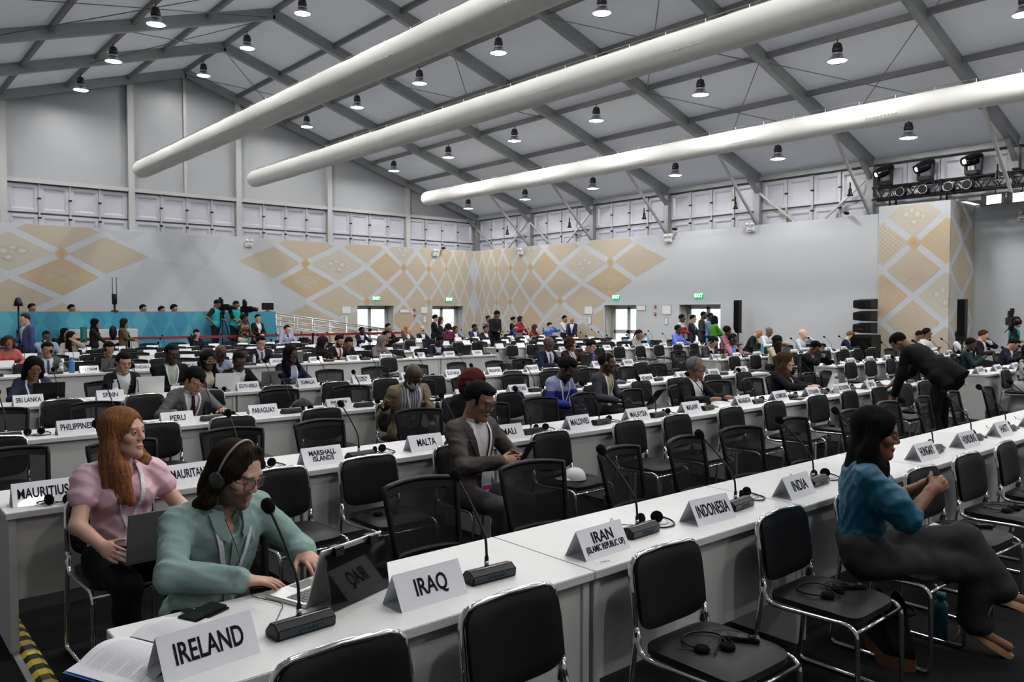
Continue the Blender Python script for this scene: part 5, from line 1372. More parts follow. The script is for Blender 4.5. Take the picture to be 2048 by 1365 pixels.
person('red-haired woman in pink blouse with a dark laptop on her lap', pos, rz, q=2, hz=HZ, lean=-.02, hy=.62, hp=-.02, sc=.97, fem=True, skin='pale', hair=('long', 'auburn'), top=('puff', (.66, .41, .48)), sleeve=.2, pants=(.008, .008, .009),
       R=wl(pos, rz, (.955, 4.05, .69)), L=wl(pos, rz, (1.40, 4.12, .68)), hd=(wd(rz, (.15, -.8, -.1)), wd(rz, (-.2, -.8, -.1))), hn=(wd(rz, (-.8, 0, .5)), wd(rz, (.6, 0, .6))), fing=(.45, .5), ext=('lanyard',), w=1.08)
pos, rz = (3.40, 4.40, 0), .10
grey_pose = person('man in brownish grey suit and glasses holding a phone', pos, rz, q=2, hz=HZ, lean=.02, hy=.22, hp=.34, sc=1.0, skin=(.27, .125, .07), hair=('side', 'black'), top=('jacket', (.085, .072, .068), (.62, .61, .60)), pants=(.075, .07, .07),
       R=wl(pos, rz, (3.38, 4.04, .795)), L=wl(pos, rz, (3.60, 4.10, .79)), hd=(wd(rz, (.80, -.45, .10)), wd(rz, (-.35, -.75, .12))), hn=(wd(rz, (-.25, -.7, .65)), wd(rz, (.6, -.5, .5))), fing=(.62, .7), pole=((-1, .4, -.8), (1, .4, -.8)), ext=('glasses', 'lanyard', 'badge'))
pos, rz = (4.06, 1.93, 0), .60
LG = {1: [wl(pos, rz, p) for p in ((4.47, 1.57, .61), (4.55, 1.42, .36), (4.70, 1.35, .285))], -1: [wl(pos, rz, p) for p in ((4.47, 1.52, .475), (4.53, 1.53, .155), (4.61, 1.36, .035))]}
person('woman in teal satin blouse and dark grey trousers sitting with crossed legs', pos, rz, q=2, hz=HZ, lean=.03, hy=-.22, hp=.16, sc=.98, fem=True, skin=(.26, .115, .06), hair=('long', 'black'), top=('balloon', (.010, .105, .19)), sleeve=.5, pants=(.042, .042, .044), w=1.16,
       R=wl(pos, rz, (4.20, 1.63, .90)), L=wl(pos, rz, (4.32, 1.70, .90)), legs=LG, hd=(wd(rz, (.65, -.25, .25)), wd(rz, (-.1, -.75, .25))), hn=(wd(rz, (.2, -.75, .5)), wd(rz, (.75, .1, .5))), fing=(1.0, 1.05), pole=((-.8, .6, -1), (.8, .5, -1)), ext=('heels', 'lanyard', 'wide'))
def heel(ank, toe, label, parent_t):
    a, t_ = Vector(ank), Vector(toe); f = (t_ - a); f.z *= 1; f.normalize(); up = Vector((0, 0, 1)); x = f.cross(up).normalized(); up = x.cross(f)
    def tr(p): return tuple(a + x*p[0] + f*p[1] + up*p[2])
    b = MB()
    def g(u, v):                       # slipper upper and sole
        L = -.05 + .27*u; w = .034*(1 - .15*abs(u - .55))*sqrt(max(.02, 1 - (max(0, u - .55)/.47)**2))
        an = pi*v; h = (.030 + .028*max(0, u - .30)*(1 - u)*5) if u > .28 else .028 + .02*(1 - u/.28)*0
        return tr((w*cos(an), L, -.058 + h*sin(an) + .0))
    b.grid(g, 16, 10)
    b.grid(lambda u, v: tr(((2*v - 1)*.034*(1 - .15*abs(u - .55))*sqrt(max(.02, 1 - (max(0, u - .55)/.47)**2)), -.05 + .27*u, -.062)), 16, 4)
    me = b.mesh('upper', 'leather'); at = me.color_attributes.new('tint', 'FLOAT_COLOR', 'POINT'); at.data.foreach_set('color', np.tile(np.array((.46, .255, .13, 1), np.float32), (len(me.vertices), 1)).ravel())
    t2 = thing('high_heel_shoe', label, 'shoe', (0, 0, 0)); link('upper', me, t2)
    h = MB().tube([tr((0, -.035, -.055)), tr((0, -.030, -.09)), tr((0, -.030, -.145))], [.016, .009, .006], 8); me2 = h.mesh('heel', 'leather'); at = me2.color_attributes.new('tint', 'FLOAT_COLOR', 'POINT'); at.data.foreach_set('color', np.tile(np.array((.44, .24, .12, 1), np.float32), (len(me2.vertices), 1)).ravel()); link('heel', me2, t2)
    return t2
heel((4.55, 1.42, .355), (4.70, 1.35, .285), 'tan high heel mule dangling from the raised foot of the woman in teal', None)
heel((4.53, 1.53, .155), (4.61, 1.36, .045), 'tan high heel mule standing on the carpet under the woman in teal', None)
pos, rz = (10.45, 3.95, 0), pi - .10
LB = {s: [(s*.10, -.06, .50), (s*.12, .10 if s > 0 else -.02, .09)] for s in (-1, 1)}
person('man in black suit bending over the LIECHTENSTEIN desk from the front', pos, rz, q=1, sit=False, lean=.88, hy=.45, hp=.95, sc=1.06, skin='brown', hair=('buzz', 'black'), top=('jacket', (.009, .009, .010), (.3, .3, .3)), pants=(.009, .009, .010), R=(-.05, -.66, .86), L=(.20, -.52, .70), legs=LB, w=1.16, ext=('tail',))
pos, rz = (4.56, 7.02, 0), -.08
person('bald man in beige blazer and white face mask looking down', pos, rz, q=2, hz=HZ, lean=.20, hy=-.18, hp=.72, sc=1.0, skin='deep', hair=('bald', 'black'), top=('open', (.24, .195, .125), (.50, .49, .50), 'shirtstripe', (.10, .12, .20), (.45, .20, .12)), pants=(.05, .015, .015),
       R=wl(pos, rz, (4.22, 6.85, .80)), L=wl(pos, rz, (4.60, 6.58, .63)), pole=((-.25, .55, -1), (1, .4, -.8)), hd=(wd(rz, (-.1, -.6, .6)), wd(rz, (-.5, -.6, -.3))), hn=(wd(rz, (0, -.8, .2)), wd(rz, (0, -.4, .9))), fing=(1.1, .5), ext=('glasses', 'mask', 'lanyard', 'pin'), w=1.05)
def P(label, x, y, rz, q, lean, sc, sit, **k):
    k.setdefault('hz', HZ)
    if 'operator' in label and y > 20: person(label, (x, y, .40), rz, q=q, lean=lean, sc=sc, sit=sit, **k)
    else: person(label, (x, y, 0), rz, q=q, lean=lean, sc=sc, sit=sit, **k)
P('woman in maroon headwrap with headset behind the man in grey', 4.77, 6.35, 0.0, 1, 0.32, 0.90, True, fem=True,skin='dark',hair=('wrap',(.09,.018,.015)),top=('blouse',(.012,.011,.012)),R='lap',L='lap',hy=.45,hp=.15,ext=('headset','pinkglasses'))
P('man in patterned royal blue tunic looking down at his lap', 6.82, 7.10, 0.0, 1, 0.2, 0.90, True, skin='dark',hair=('curlyshort','black'),top=('shirt',(.025,.03,.22),(.25,.28,.45),'yoke'),R='lap',L='lap',hy=.3,hp=.55,ext=('lanyard',))
P('man in charcoal jacket and beige shirt wearing a headset', 7.62, 7.10, 0.15, 1, 0.14, 0.90, True, skin='dark',hair=('buzz','black'),top=('jacket',(.045,.047,.055),(.36,.28,.17)),R='lap',L='lap',hy=.5,hp=.05,ext=('headset','lanyard','badge'))
P('man in black jacket with headset and glasses at the MALAWI card', 7.79, 5.84, 0.0, 1, 0.16, 0.91, True, skin='brown',hair=('buzz','grey'),top=('jacket',(.012,.012,.014),(.62,.62,.64)),R='desk',L='desk',hy=.6,hp=.1,ext=('headset','glasses','lanyard'))
P('woman with long brown hair in black blazer typing on a silver laptop', 9.79, 5.84, 0.1, 1, 0.14, 0.90, True, fem=True,skin='fair',hair=('long','brown'),top=('blouse',(.012,.012,.014)),R='type',L='type',hy=.35,hp=.15,ext=('lanyard',))
P('man in grey suit with plum tie reading at the PERU card', 2.79, 8.47, 0.1, 2, 0.26, 0.93, True, skin='tan',hair=('side','black'),top=('jacket',(.13,.13,.13),(.6,.6,.63)),tie=(.035,.008,.02),R=(-.28,-.40,.79),L=(.20,-.45,.79),hy=.12,hp=.62,ext=('lanyard',))
P('woman in dark blue cardigan at the SRI LANKA card', 1.84, 11.09, 0.0, 1, 0.2, 0.94, True, fem=True,skin='brown',hair=('bob','black'),top=('blouse',(.035,.04,.08)),hp=.4,hy=.1,ext=('lanyard',))
P('man in black suit with headset at the SPAIN card', 2.86, 11.09, 0.0, 1, 0.12, 0.93, True, skin='olive',hair=('short','black'),top=('jacket',(.012,.012,.014),(.62,.62,.64)),hp=.25,hy=.1,ext=('headset',))
P('tall man in black jacket and pale green shirt behind the SPAIN laptop', 3.49, 11.19, 0.0, 1, 0.05, 1.08, True, skin='deep',hair=('buzz','black'),top=('jacket',(.012,.012,.014),(.42,.46,.40)),hy=.2,hp=.2,ext=('lanyard',),R='sfold',L='desk')
P('woman with braids and gold glasses in cream collar', 3.93, 11.09, 0.0, 1, 0.12, 0.90, True, fem=True,skin='dark',hair=('braids','black'),top=('jacket',(.10,.02,.02),(.58,.52,.42)),hp=.15,hy=.15,ext=('gold',))
P('bald man in pale blue checked shirt behind the woman in gold glasses', 4.83, 13.10, 0.0, 0, 0.25, 0.93, True, skin='dark',hair=('bald','black'),top=('shirt',(.30,.36,.50),(.5,.52,.6),'patch'),hp=.3,hy=.2)
P('man in black jacket and white shirt leaning over a dark laptop', 4.35, 11.09, 0.0, 1, 0.25, 0.90, True, skin='dark',hair=('buzz','black'),top=('jacket',(.012,.012,.014),(.62,.62,.64)),hp=.35,hy=-.1,R='desk',L='desk')
P('woman in navy blazer over lavender top at the SOMALIA card', 5.15, 11.09, 0.0, 1, 0.1, 0.96, True, fem=True,skin='deep',hair=('braids','black'),top=('jacket',(.012,.016,.035),(.40,.42,.62)),hy=.3,hp=.05,ext=('lanyard',))
P('bald man in navy suit and glasses at the SIERRA LEONE card', 10.37, 11.09, 0.0, 1, 0.1, 1.00, True, skin='dark',hair=('bald','black'),top=('jacket',(.01,.014,.04),(.58,.45,.48)),tie=(.02,.03,.07),hy=.4,hp=.1,ext=('lanyard',))
P('woman with wavy brown hair in maroon jacket', 11.29, 11.39, 0.0, 1, 0.08, 0.92, True, fem=True,skin='fair',hair=('curly','brown'),top=('jacket',(.05,.018,.02),(.62,.62,.64)),hy=.7,hp=0)
P('man in brown shirt working beside a purple bottle', 11.44, 11.09, 0.0, 1, 0.2, 0.90, True, skin='fair',hair=('short','dkbrown'),top=('shirt',(.05,.035,.025)),hy=.3,hp=.45,ext=('lanyard',),R='type',L='type')
P('man in charcoal suit with headset looking down beside a blue bottle', 15.47, 11.09, 0.0, 1, 0.25, 0.91, True, skin='tan',hair=('short','black'),top=('jacket',(.035,.04,.042),(.62,.62,.64)),hy=.2,hp=.6,ext=('headset','lanyard'))
P('woman in dusty pink blazer with headset', 16.44, 11.09, 0.0, 1, 0.12, 0.90, True, fem=True,skin='deep',hair=('short','black'),top=('jacket',(.34,.17,.19),(.10,.02,.04)),hy=.4,hp=.1,ext=('headset',))
P('woman with long black hair and cream top resting her chin', 16.04, 9.70, 0.0, 1, 0.2, 0.92, True, fem=True,skin='deep',hair=('long','black'),top=('blouse',(.45,.38,.25)),hy=.5,hp=.1,L='face')
P('man in dark suit and white shirt checking his hands, right block', 13.58, 7.50, 0.0, 1, 0.15, 0.97, True, skin='brown',hair=('buzz','black'),top=('jacket',(.012,.012,.014),(.62,.62,.64)),R='front',L='front',hy=-.1,hp=.6,ext=('lanyard',))
P('man in grey suit and glasses at the VIET NAM card', 2.87, 15.80, 0.0, 0, 0.12, 0.92, True, skin='tan',hair=('short','black'),top=('jacket',(.08,.085,.09),(.62,.62,.64)),tie=(.05,.05,.20),hp=.2,ext=('glasses','lanyard'))
P('man with dark hair and headset behind a laptop near VENEZUELA', 3.83, 15.80, 0.0, 0, 0.25, 0.93, True, skin='tan',hair=('short','black'),top=('shirt',(.012,.012,.014)),hp=.35,ext=('headset',))
P('man in dark suit and glasses near the UNITED STATES card', 6.71, 15.80, 0.0, 0, 0.08, 0.96, True, skin='fair',hair=('short','black'),top=('jacket',(.012,.012,.014),(.45,.42,.52)),tie=(.06,.05,.15),hp=.25,hy=.1,ext=('glasses','lanyard'))
P('woman in black headscarf turned to her neighbour', 8.05, 15.80, 0.0, 0, 0.15, 0.92, True, fem=True,skin='tan',hair=('hijab',(.01,.01,.012)),top=('blouse',(.012,.012,.014)),hy=.7,hp=.3)
P('bearded man in black suit with red tie', 8.49, 15.80, 0.0, 0, 0.1, 0.95, True, skin='tan',hair=('short','black'),beard=('black',.9),top=('jacket',(.012,.012,.014),(.62,.62,.64)),tie=(.2,.01,.02),hp=.3,hy=.2,ext=('lanyard',))
P('woman in black looking down beside the bearded man', 8.89, 16.20, 0.0, 0, 0.3, 0.90, True, fem=True,skin='tan',hair=('short','black'),top=('blouse',(.012,.012,.014)),hp=.5)
P('woman in mauve headscarf and taupe jacket', 9.54, 15.80, 0.0, 0, 0.15, 0.90, True, fem=True,skin='tan',hair=('hijab',(.15,.12,.13)),top=('blouse',(.16,.125,.13)),hy=.3,hp=.35,ext=('lanyard',))
P('man in navy suit writing at the UGANDA card', 11.09, 15.80, 0.0, 0, 0.3, 0.90, True, skin='deep',hair=('buzz','black'),top=('jacket',(.012,.016,.035),(.62,.62,.64)),hy=.3,hp=.5)
P('woman in grey jacket drinking beside a blue bottle, right block', 18.46, 15.80, 0.0, 0, 0.25, 0.91, True, fem=True,skin='brown',hair=('tail','black'),top=('blouse',(.26,.26,.25)),hy=.5,hp=.3,L='face')
P('woman in periwinkle blue jacket seated below the doorway', 20.51, 15.80, 0.0, 0, 0.08, 1.08, True, fem=True,skin='deep',hair=('short','black'),top=('blouse',(.13,.18,.60)),hy=.5,hp=0)
P('elderly man in dark suit and lime shirt leaning forward', 21.55, 13.90, 0.3, 0, 0.5, 1.08, True, skin='tan',hair=('bald','grey'),top=('jacket',(.012,.012,.014),(.45,.50,.18)),hp=.6,hy=.5)
P('grey-haired man in white shirt by the blank partition', 21.58, 13.30, 0.0, 0, 0.15, 1.03, True, skin='brown',hair=('buzz','grey'),top=('shirt',(.62,.62,.64)),hp=.3,hy=.4)
P('bald man in pale shirt with hand on chin', 20.12, 11.34, 0.0, 0, 0.12, 0.99, True, skin='pale',hair=('bald','grey'),top=('shirt',(.45,.50,.55)),L='face',hy=.4,hp=.1)
P('ginger-haired man in dark suit reading, right block', 21.70, 10.9, 0.3, 0, 0.25, 0.93, True, skin='pale',hair=('short','ginger'),beard=('ginger',.5),top=('jacket',(.012,.016,.035),(.62,.62,.64)),hy=.5,hp=.5,R='type',L='type')
P('man with cropped hair half hidden by the bending man', 21.26, 8.80, 0.0, 0, 0.15, 1.01, True, skin='brown',hair=('buzz','black'),top=('jacket',(.012,.016,.035),(.62,.62,.64)),hy=.4,hp=.4)
P('man in white shirt with pink tie before the printed pier', 21.42, 8.60, 0.0, 0, 0.08, 1.08, True, skin='brown',hair=('short','black'),top=('shirt',(.62,.62,.64)),tie=(.45,.16,.2),hy=.6,hp=0,R='phone',L='phone')
P('woman in black jacket with white stripes', 21.89, 7.95, 0.0, 0, 0.05, 0.98, True, fem=True,skin='pale',hair=('bob','dkbrown'),top=('jacket',(.012,.012,.014),(.6,.6,.62),'arms'),hy=.5,hp=-.05)
P('man in dark green tracksuit jacket', 17.47, 6.24, 0.3, 0, 0.15, 0.93, True, skin='deep',hair=('buzz','black'),top=('shirt',(.012,.035,.032)),hy=.5,hp=.25,R='phone',L='phone')
P('man in dark blazer and pale shirt resting his chin', 21.58, 7.40, 0.0, 0, 0.15, 1.05, True, skin='pale',hair=('side','brown'),top=('jacket',(.012,.012,.014),(.62,.62,.64)),hy=.5,hp=.2,L='face')
P('man in navy suit bent over at the right edge', 19.92, 6.34, 0.0, 0, 0.35, 0.90, True, skin='tan',hair=('side','black'),top=('jacket',(.012,.016,.035),(.62,.62,.64)),hy=.2,hp=.6)
P('person in white and black floral dress cut by the right edge', 15.03, 4.45, 0.0, 1, 0.1, 0.90, True, fem=True,skin='dark',hair=('long','black'),top=('dress',(.55,.55,.57),(.06,.06,.07),'patch'),R='lap',L='lap',pants=(.5,.5,.5),hy=.3)
P('woman with curly hair in coral jacket at the left edge', 2.69, 18.45, 0.0, 0, 0.1, 1.00, True, fem=True,skin='brown',hair=('curly','brown'),top=('blouse',(.42,.10,.09)),hp=.1)
P('man in pale blue shirt raising a hand to his face', 3.82, 21.10, 0.0, 0, 0.15, 1.08, True, skin='dark',hair=('buzz','black'),top=('shirt',(.32,.38,.52)),R='face',hp=.2)
P('woman with long black hair before the blue wall', 4.72, 23.75, 0.0, 0, 0.1, 1.08, True, fem=True,skin='tan',hair=('long','black'),top=('blouse',(.012,.012,.014)),hy=.6)
P('woman with long hair and cream top resting her cheek', 4.32, 21.10, 0.0, 0, 0.1, 1.02, True, fem=True,skin='fair',hair=('long','black'),top=('blouse',(.4,.35,.28)),hy=.7,L='face')
P('woman with hand on forehead under the camera riser', 8.01, 23.35, 0.0, 0, 0.15, 0.96, True, fem=True,skin='fair',hair=('bun','black'),top=('blouse',(.012,.012,.014)),R='face',hp=.3)
P('man in pale blue shirt and glasses by the ramp', 10.99, 23.75, 0.0, 0, 0.05, 1.08, True, skin='pale',hair=('short','dkbrown'),top=('shirt',(.33,.37,.55)),ext=('lanyard',),hy=.2)
P('man in navy suit before the farther glass door', 13.84, 24.05, 0.0, 0, 0.05, 0.90, True, skin='deep',hair=('buzz','black'),top=('jacket',(.012,.016,.035),(.62,.62,.64)),hy=.3,ext=('lanyard',))
P('person with dark hair and black cardigan over white near the glass door', 15.20, 24.55, 0.0, 0, 0.05, 1.08, True, fem=True,skin='tan',hair=('short','black'),top=('jacket',(.012,.012,.014),(.62,.62,.64)),hy=.5)
P('woman with hand at her mouth behind the mauve headscarf', 11.34, 18.45, 0.0, 0, 0.15, 0.95, True, fem=True,skin='tan',hair=('bun','black'),top=('blouse',(.012,.012,.014)),L='face',hy=.3)
P('woman with long blond hair in dark green jacket', 15.49, 23.75, 0.0, 0, 0.05, 0.96, True, fem=True,skin='pale',hair=('long','blond'),top=('jacket',(.03,.045,.03),(.62,.62,.64)),hy=.2)
P('bald man in navy blazer beside the blond woman', 16.01, 23.55, 0.0, 0, 0.05, 0.92, True, skin='fair',hair=('bald','brown'),top=('jacket',(.012,.016,.035),(.62,.62,.64)),hy=.2)
P('woman with dark curls and purple blouse seen from behind', 16.76, 22.95, 2.6, 0, 0.0, 1.08, True, fem=True,skin='brown',hair=('curly','dkbrown'),top=('blouse',(.12,.02,.06)),hy=0)
P('woman with brown hair beside the purple blouse', 17.61, 23.75, 0.0, 0, 0.05, 0.90, True, fem=True,skin='brown',hair=('bob','brown'),top=('jacket',(.05,.05,.06),(.62,.62,.64)),hy=.2)
P('man in navy suit and white shirt in the last row', 18.35, 23.55, 0.0, 0, 0.05, 0.99, True, skin='deep',hair=('short','black'),top=('jacket',(.02,.025,.08),(.62,.62,.64)),hy=.3)
P('woman in black and white seated behind the standing man', 18.85, 23.55, 0.0, 0, 0.15, 0.90, True, fem=True,skin='brown',hair=('bun','black'),top=('jacket',(.012,.012,.014),(.62,.62,.64)),hy=.2)
P('person in deep blue seated before the woman in red', 20.55, 23.8, 0.0, 0, 0.1, 0.90, True, fem=True,skin='tan',hair=('short','brown'),top=('blouse',(.03,.04,.20)),R='face')
P('woman in rust jacket and dark headscarf with a face mask', 21.37, 23.55, 0.0, 0, 0.08, 0.90, True, fem=True,skin='fair',hair=('hijab',(.05,.02,.018)),top=('blouse',(.20,.045,.02)),hy=.5,ext=('mask',))
P('man in bright blue shirt clasping his hands', 21.83, 23.20, 0.0, 0, 0.1, 1.08, True, skin='fair',hair=('short','black'),top=('shirt',(.10,.22,.60)),R='front',L='front',hy=.2,hp=.3)
P('person with big black bun of hair near the green jacket', 21.11, 14.40, 0.0, 0, 0.1, 1.00, True, fem=True,skin='dark',hair=('afro','black'),top=('blouse',(.28,.10,.14)),hy=.3)
P('man in blue suit walking past the blue wall', 3.52, 21.50, -1.2, 0, 0, 1.02, False, skin='pale',hair=('short','brown'),top=('jacket',(.06,.08,.20),(.62,.62,.64)),R='front',L='down',hy=0)
P('woman with long dark hair carrying a green bag', 5.49, 23.90, 1.3, 0, 0, 0.92, False, fem=True,skin='tan',hair=('long','black'),top=('blouse',(.02,.018,.016)),L='front',hy=0)
P('woman in khaki jacket with black backpack', 6.23, 23.90, 1.3, 0, 0, 0.92, False, fem=True,skin='tan',hair=('bob','dkbrown'),top=('jacket',(.11,.085,.04),(.05,.3,.25)),L='front',R='front')
P('left camera operator in turquoise vest', 9.15, 24.85, 0.8, 0, 0, 1.04, False, skin='brown',hair=('short','black'),top=('vest',(.02,.36,.38)),L='front',R='hip',hp=.5,sleeve=.5)
P('camera operator in turquoise vest with crossed hands', 9.79, 24.85, 0.2, 0, 0, 1.01, False, skin='brown',hair=('short','black'),top=('vest',(.02,.36,.38)),L='fold',R='fold',hp=.3,ext=('headset',),sleeve=.5)
P('woman in dark patterned blouse below the tripods', 9.75, 24.10, 0.3, 0, 0, 0.98, False, fem=True,skin='dark',hair=('bun','black'),top=('blouse',(.06,.025,.02),(.25,.2,.1),'patch'),pants=(.5,.48,.42),hy=.4,R='fold')
P('woman in black jacket signing with her hands', 10.22, 24.15, 0.1, 0, 0, 0.99, False, fem=True,skin='fair',hair=('bun','black'),top=('jacket',(.012,.012,.014),(.62,.62,.64)),R='front',L='front',ext=('lanyard',))
P('man in dark suit standing beside the corner glass door', 16.82, 23.90, 0.8, 0, 0, 0.97, False, skin='fair',hair=('short','black'),top=('jacket',(.012,.012,.014),(.62,.62,.64)),ext=('lanyard',),hy=.4)
P('person in dark suit behind the man by the glass door', 17.41, 24.40, 0.5, 0, 0, 0.92, False, fem=True,skin='fair',hair=('bob','brown'),top=('jacket',(.012,.012,.014),(.62,.62,.64)),hy=.2)
P('tall man in black suit adjusting his jacket in the aisle', 15.99, 19.40, 0.1, 1, 0, 1.08, False, skin='brown',hair=('short','black'),top=('shirt',(.012,.012,.014)),R='front',L='fold',hp=.5)
P('man in patterned shirt behind the tall man in black', 20.20, 25.00, 0.2, 0, 0, 0.94, False, skin='brown',hair=('buzz','black'),top=('blouse',(.25,.18,.2),(.05,.04,.06),'patch'),hy=.2)
P('person in black and white left of the woman in red', 21.55, 25.00, 0.5, 0, 0, 0.90, False, fem=True,skin='fair',hair=('bun','black'),top=('jacket',(.012,.012,.014),(.62,.62,.64)),hy=.4)
P('woman with curly hair in red jacket covering her mouth', 21.06, 24.00, 0.2, 0, 0, 0.92, False, fem=True,skin='tan',hair=('curly','dkbrown'),top=('jacket',(.30,.015,.025),(.05,.06,.05)),R='face',hy=.1)
P('person in white shirt behind the bald man in navy', 22.02, 22.450, 0.3, 0, 0, 0.94, False, skin='tan',hair=('short','black'),top=('shirt',(.62,.62,.64)))
P('bald man in navy blazer standing in profile', 22.03, 22.00, -0.9, 0, 0, 0.91, False, skin='tan',hair=('bald','grey'),top=('jacket',(.01,.016,.05),(.62,.62,.64)),hy=-.2)
P('person in red and white jumper standing by the doorway', 21.93, 16.70, 0.4, 0, 0, 0.98, False, fem=True,skin='dark',hair=('short','black'),top=('blouse',(.45,.05,.07),(.6,.55,.5),'yoke'),R='fold')
P('young man in dark jacket in front of the doorway', 22.28, 16.50, 0.4, 0, 0, 0.97, False, skin='fair',hair=('short','black'),top=('jacket',(.03,.035,.045),(.62,.62,.64)))
P('tall man in charcoal suit talking by the doorway', 22.04, 15.90, 0.3, 0, 0, 1.05, False, skin='dark',hair=('buzz','black'),top=('jacket',(.045,.042,.042),(.62,.62,.64)),L='fold',R='front',pants=(.06,.035,.02),hy=.2)
P('man in blue shirt half hidden by the green blazer', 21.86, 15.50, 0.2, 0, 0, 1.02, False, skin='deep',hair=('buzz','black'),top=('shirt',(.15,.22,.4)),hy=.2)
P('woman in bright green blazer gesturing at the doorway', 21.40, 15.00, 1.2, 0, 0, 0.96, False, fem=True,skin='deep',hair=('bob','black'),top=('blouse',(.06,.25,.02)),L='front',hy=.5)
P('camera operator in turquoise vest at the right edge', 22.59, 6.90, 0.3, 0, 0, 0.96, False, skin='tan',hair=('short','black'),top=('vest',(.02,.30,.33)),L='front',R='front',ext=('headset',),sleeve=.5)
P('person with dark hair farthest left above the blue wall', 4.39, 26.20, 0.3, 0, 0.05, 1.00, True, skin='tan',hair=('short','black'),top=('shirt',(.012,.012,.014)),hy=.3,hz=1.23)
P('person with dark hair and glasses above the blue wall', 5.40, 26.20, 0.3, 0, 0.05, 1.00, True, skin='tan',hair=('short','black'),top=('shirt',(.012,.012,.014)),hy=.3,hz=1.21)
P('person with flat dark hair above the blue wall', 7.38, 26.20, 0.3, 0, 0.05, 1.00, True, skin='tan',hair=('short','black'),top=('shirt',(.012,.012,.014)),hy=.3,hz=1.22)
P('person mostly hidden, low above the blue wall', 7.93, 26.20, 0.3, 0, 0.05, 1.00, True, skin='tan',hair=('short','black'),top=('shirt',(.012,.012,.014)),hy=.3,hz=1.17)
P('person with bushy dark hair above the blue wall', 8.31, 26.20, 0.3, 0, 0.05, 1.00, True, skin='tan',hair=('curlyshort','black'),top=('shirt',(.012,.012,.014)),hy=.3,hz=1.22)
# ------------------------------------------------------------------ things the people use
def laptop(loc, rz, label, lid=1.9, lidmat='silver', w=.31, d=.215, tip=None, keys=True, screen='monitor'):
    """hinge on the -y side, keyboard towards +y"""
    t = thing('laptop', label, 'laptop', loc, rz, None)
    MB().box(-w/2, w/2, -d/2, d/2, 0, .014).obj('base', lidmat, t, .003)
    if keys:
        k = MB(); 
        for r in range(5):
            for c in range(13): 
                x0 = -w/2 + .018 + c*(w - .036)/13; y0 = d/2 - .095 - (r+1)*.0185 + .0; k.box(x0, x0 + (w-.036)/13 - .003, y0, y0 + .0155, .014, .0158)
        k.obj('keyboard', 'grey', t); MB().box(-.05, .05, d/2 - .078, d/2 - .012, .0138, .0144).obj('trackpad', 'grey', t)
    a = lid - pi/2; ux = Vector((0, -sin(a), cos(a))); n = Vector((0, cos(a), sin(a))); o = Vector((0, -d/2 + .004, .012)); h = d + .005
    def slab(x0, x1, h0, h1, n0, n1, name, m):
        b = MB(); b.add([tuple(o + Vector((x, 0, 0)) + ux*hh + n*nn) for nn in (n0, n1) for x, hh in ((x0, h0), (x1, h0), (x1, h1), (x0, h1))], [(0, 1, 2, 3), (7, 6, 5, 4), (0, 4, 5, 1), (1, 5, 6, 2), (2, 6, 7, 3), (3, 7, 4, 0)]); return b.obj(name, m, t, .0015)
    slab(-w/2, w/2, 0, h, -.007, 0, 'lid', lidmat); slab(-w/2 + .008, w/2 - .008, .012, h - .008, .0002, .001, 'screen', screen)
    return t, o, ux, n
T_, o_, u_, n_ = laptop((1.365, 2.71, DH), .30, 'silver laptop with a clipped-on dark screen before the man in green', 1.92)
b = MB(); top = o_ + u_*.205 - n_*.016; bot = Vector((0, -.215, .004)); 
for p in (0, 1):
    off = (top - bot).cross(Vector((1, 0, 0))).normalized()*(.006*p)
    b.v += [tuple(bot + Vector((x, 0, 0)) + off) for x in (-.135, .165)] + [tuple(top + Vector((x, 0, 0)) + off) for x in (.165, -.135)]
b.f = [(0, 1, 2, 3), (7, 6, 5, 4), (0, 4, 5, 1), (1, 5, 6, 2), (2, 6, 7, 3), (3, 7, 4, 0)]; b.m = [0]*6; b.sm = [False]*6
b.obj('clip_on_screen', 'gloss', T_)
for x in (-.08, .10): MB().box(x - .02, x + .02, top.y - .012, top.y + .03, top.z - .012, top.z + .018).obj('screen_clip', 'black', T_)
lt = laptop((1.17, 4.02, .625), .05, 'dark grey laptop on the lap of the woman in pink', 1.75, 'grey', .33, .23)[0]
o = MB().lathe([(.016, -.001), (.019, 0), (.019, .001)], 20, axis='y')
for v in range(len(o.v)): o.v[v] = (o.v[v][0], -.132 + o.v[v][1]*.2 - .118*.18, .12 + o.v[v][2])
o.obj('lid_logo', 'black', lt)
laptop((9.9, 5.28, DH), .25, 'silver laptop of the woman with long brown hair', 1.9, 'silver', .33, .23)
laptop((3.0, 10.48, DH), 0, 'white laptop lid in front of the man at the SPAIN card', 1.75, 'white', .33, .23)
laptop((3.98, 10.5, DH), .0, 'white laptop before the woman with gold glasses', 1.7, 'white', .33, .22)
laptop((4.55, 10.46, DH), .1, 'dark blue-grey laptop of the man leaning in black', 1.75, 'grey', .30, .22)
laptop((1.9, 10.48, DH), 0, 'dark laptop before the woman in the blue cardigan', 1.75, 'black', .33, .22)
laptop((3.72, 15.15, DH), 0, 'dark laptop of the man with headset near VENEZUELA', 1.75, 'grey', .33, .22)
laptop((7.15, 15.15, DH), 0, 'dark laptop beside the man with glasses near UNITED STATES', 1.75, 'grey', .33, .22)
laptop((11.5, 15.2, DH), .1, 'black laptop beside the man in navy writing', 1.75, 'black', .33, .22)
laptop((10.75, 10.5, DH), .1, 'black laptop between the bald man and the brown shirt', 1.75, 'black', .33, .22)
laptop((7.95, 6.66, .60), .35, 'black laptop on the knees of the man in charcoal jacket', 2.2, 'black', .34, .23)
laptop((11.2, 23.1, DH), 0, 'black laptop of the man in pale blue shirt by the ramp', 1.75, 'black', .33, .22)
laptop((20.0, 22.95, DH), 0, 'silver laptop in the last row near the woman in red', 1.75, 'silver', .33, .22)
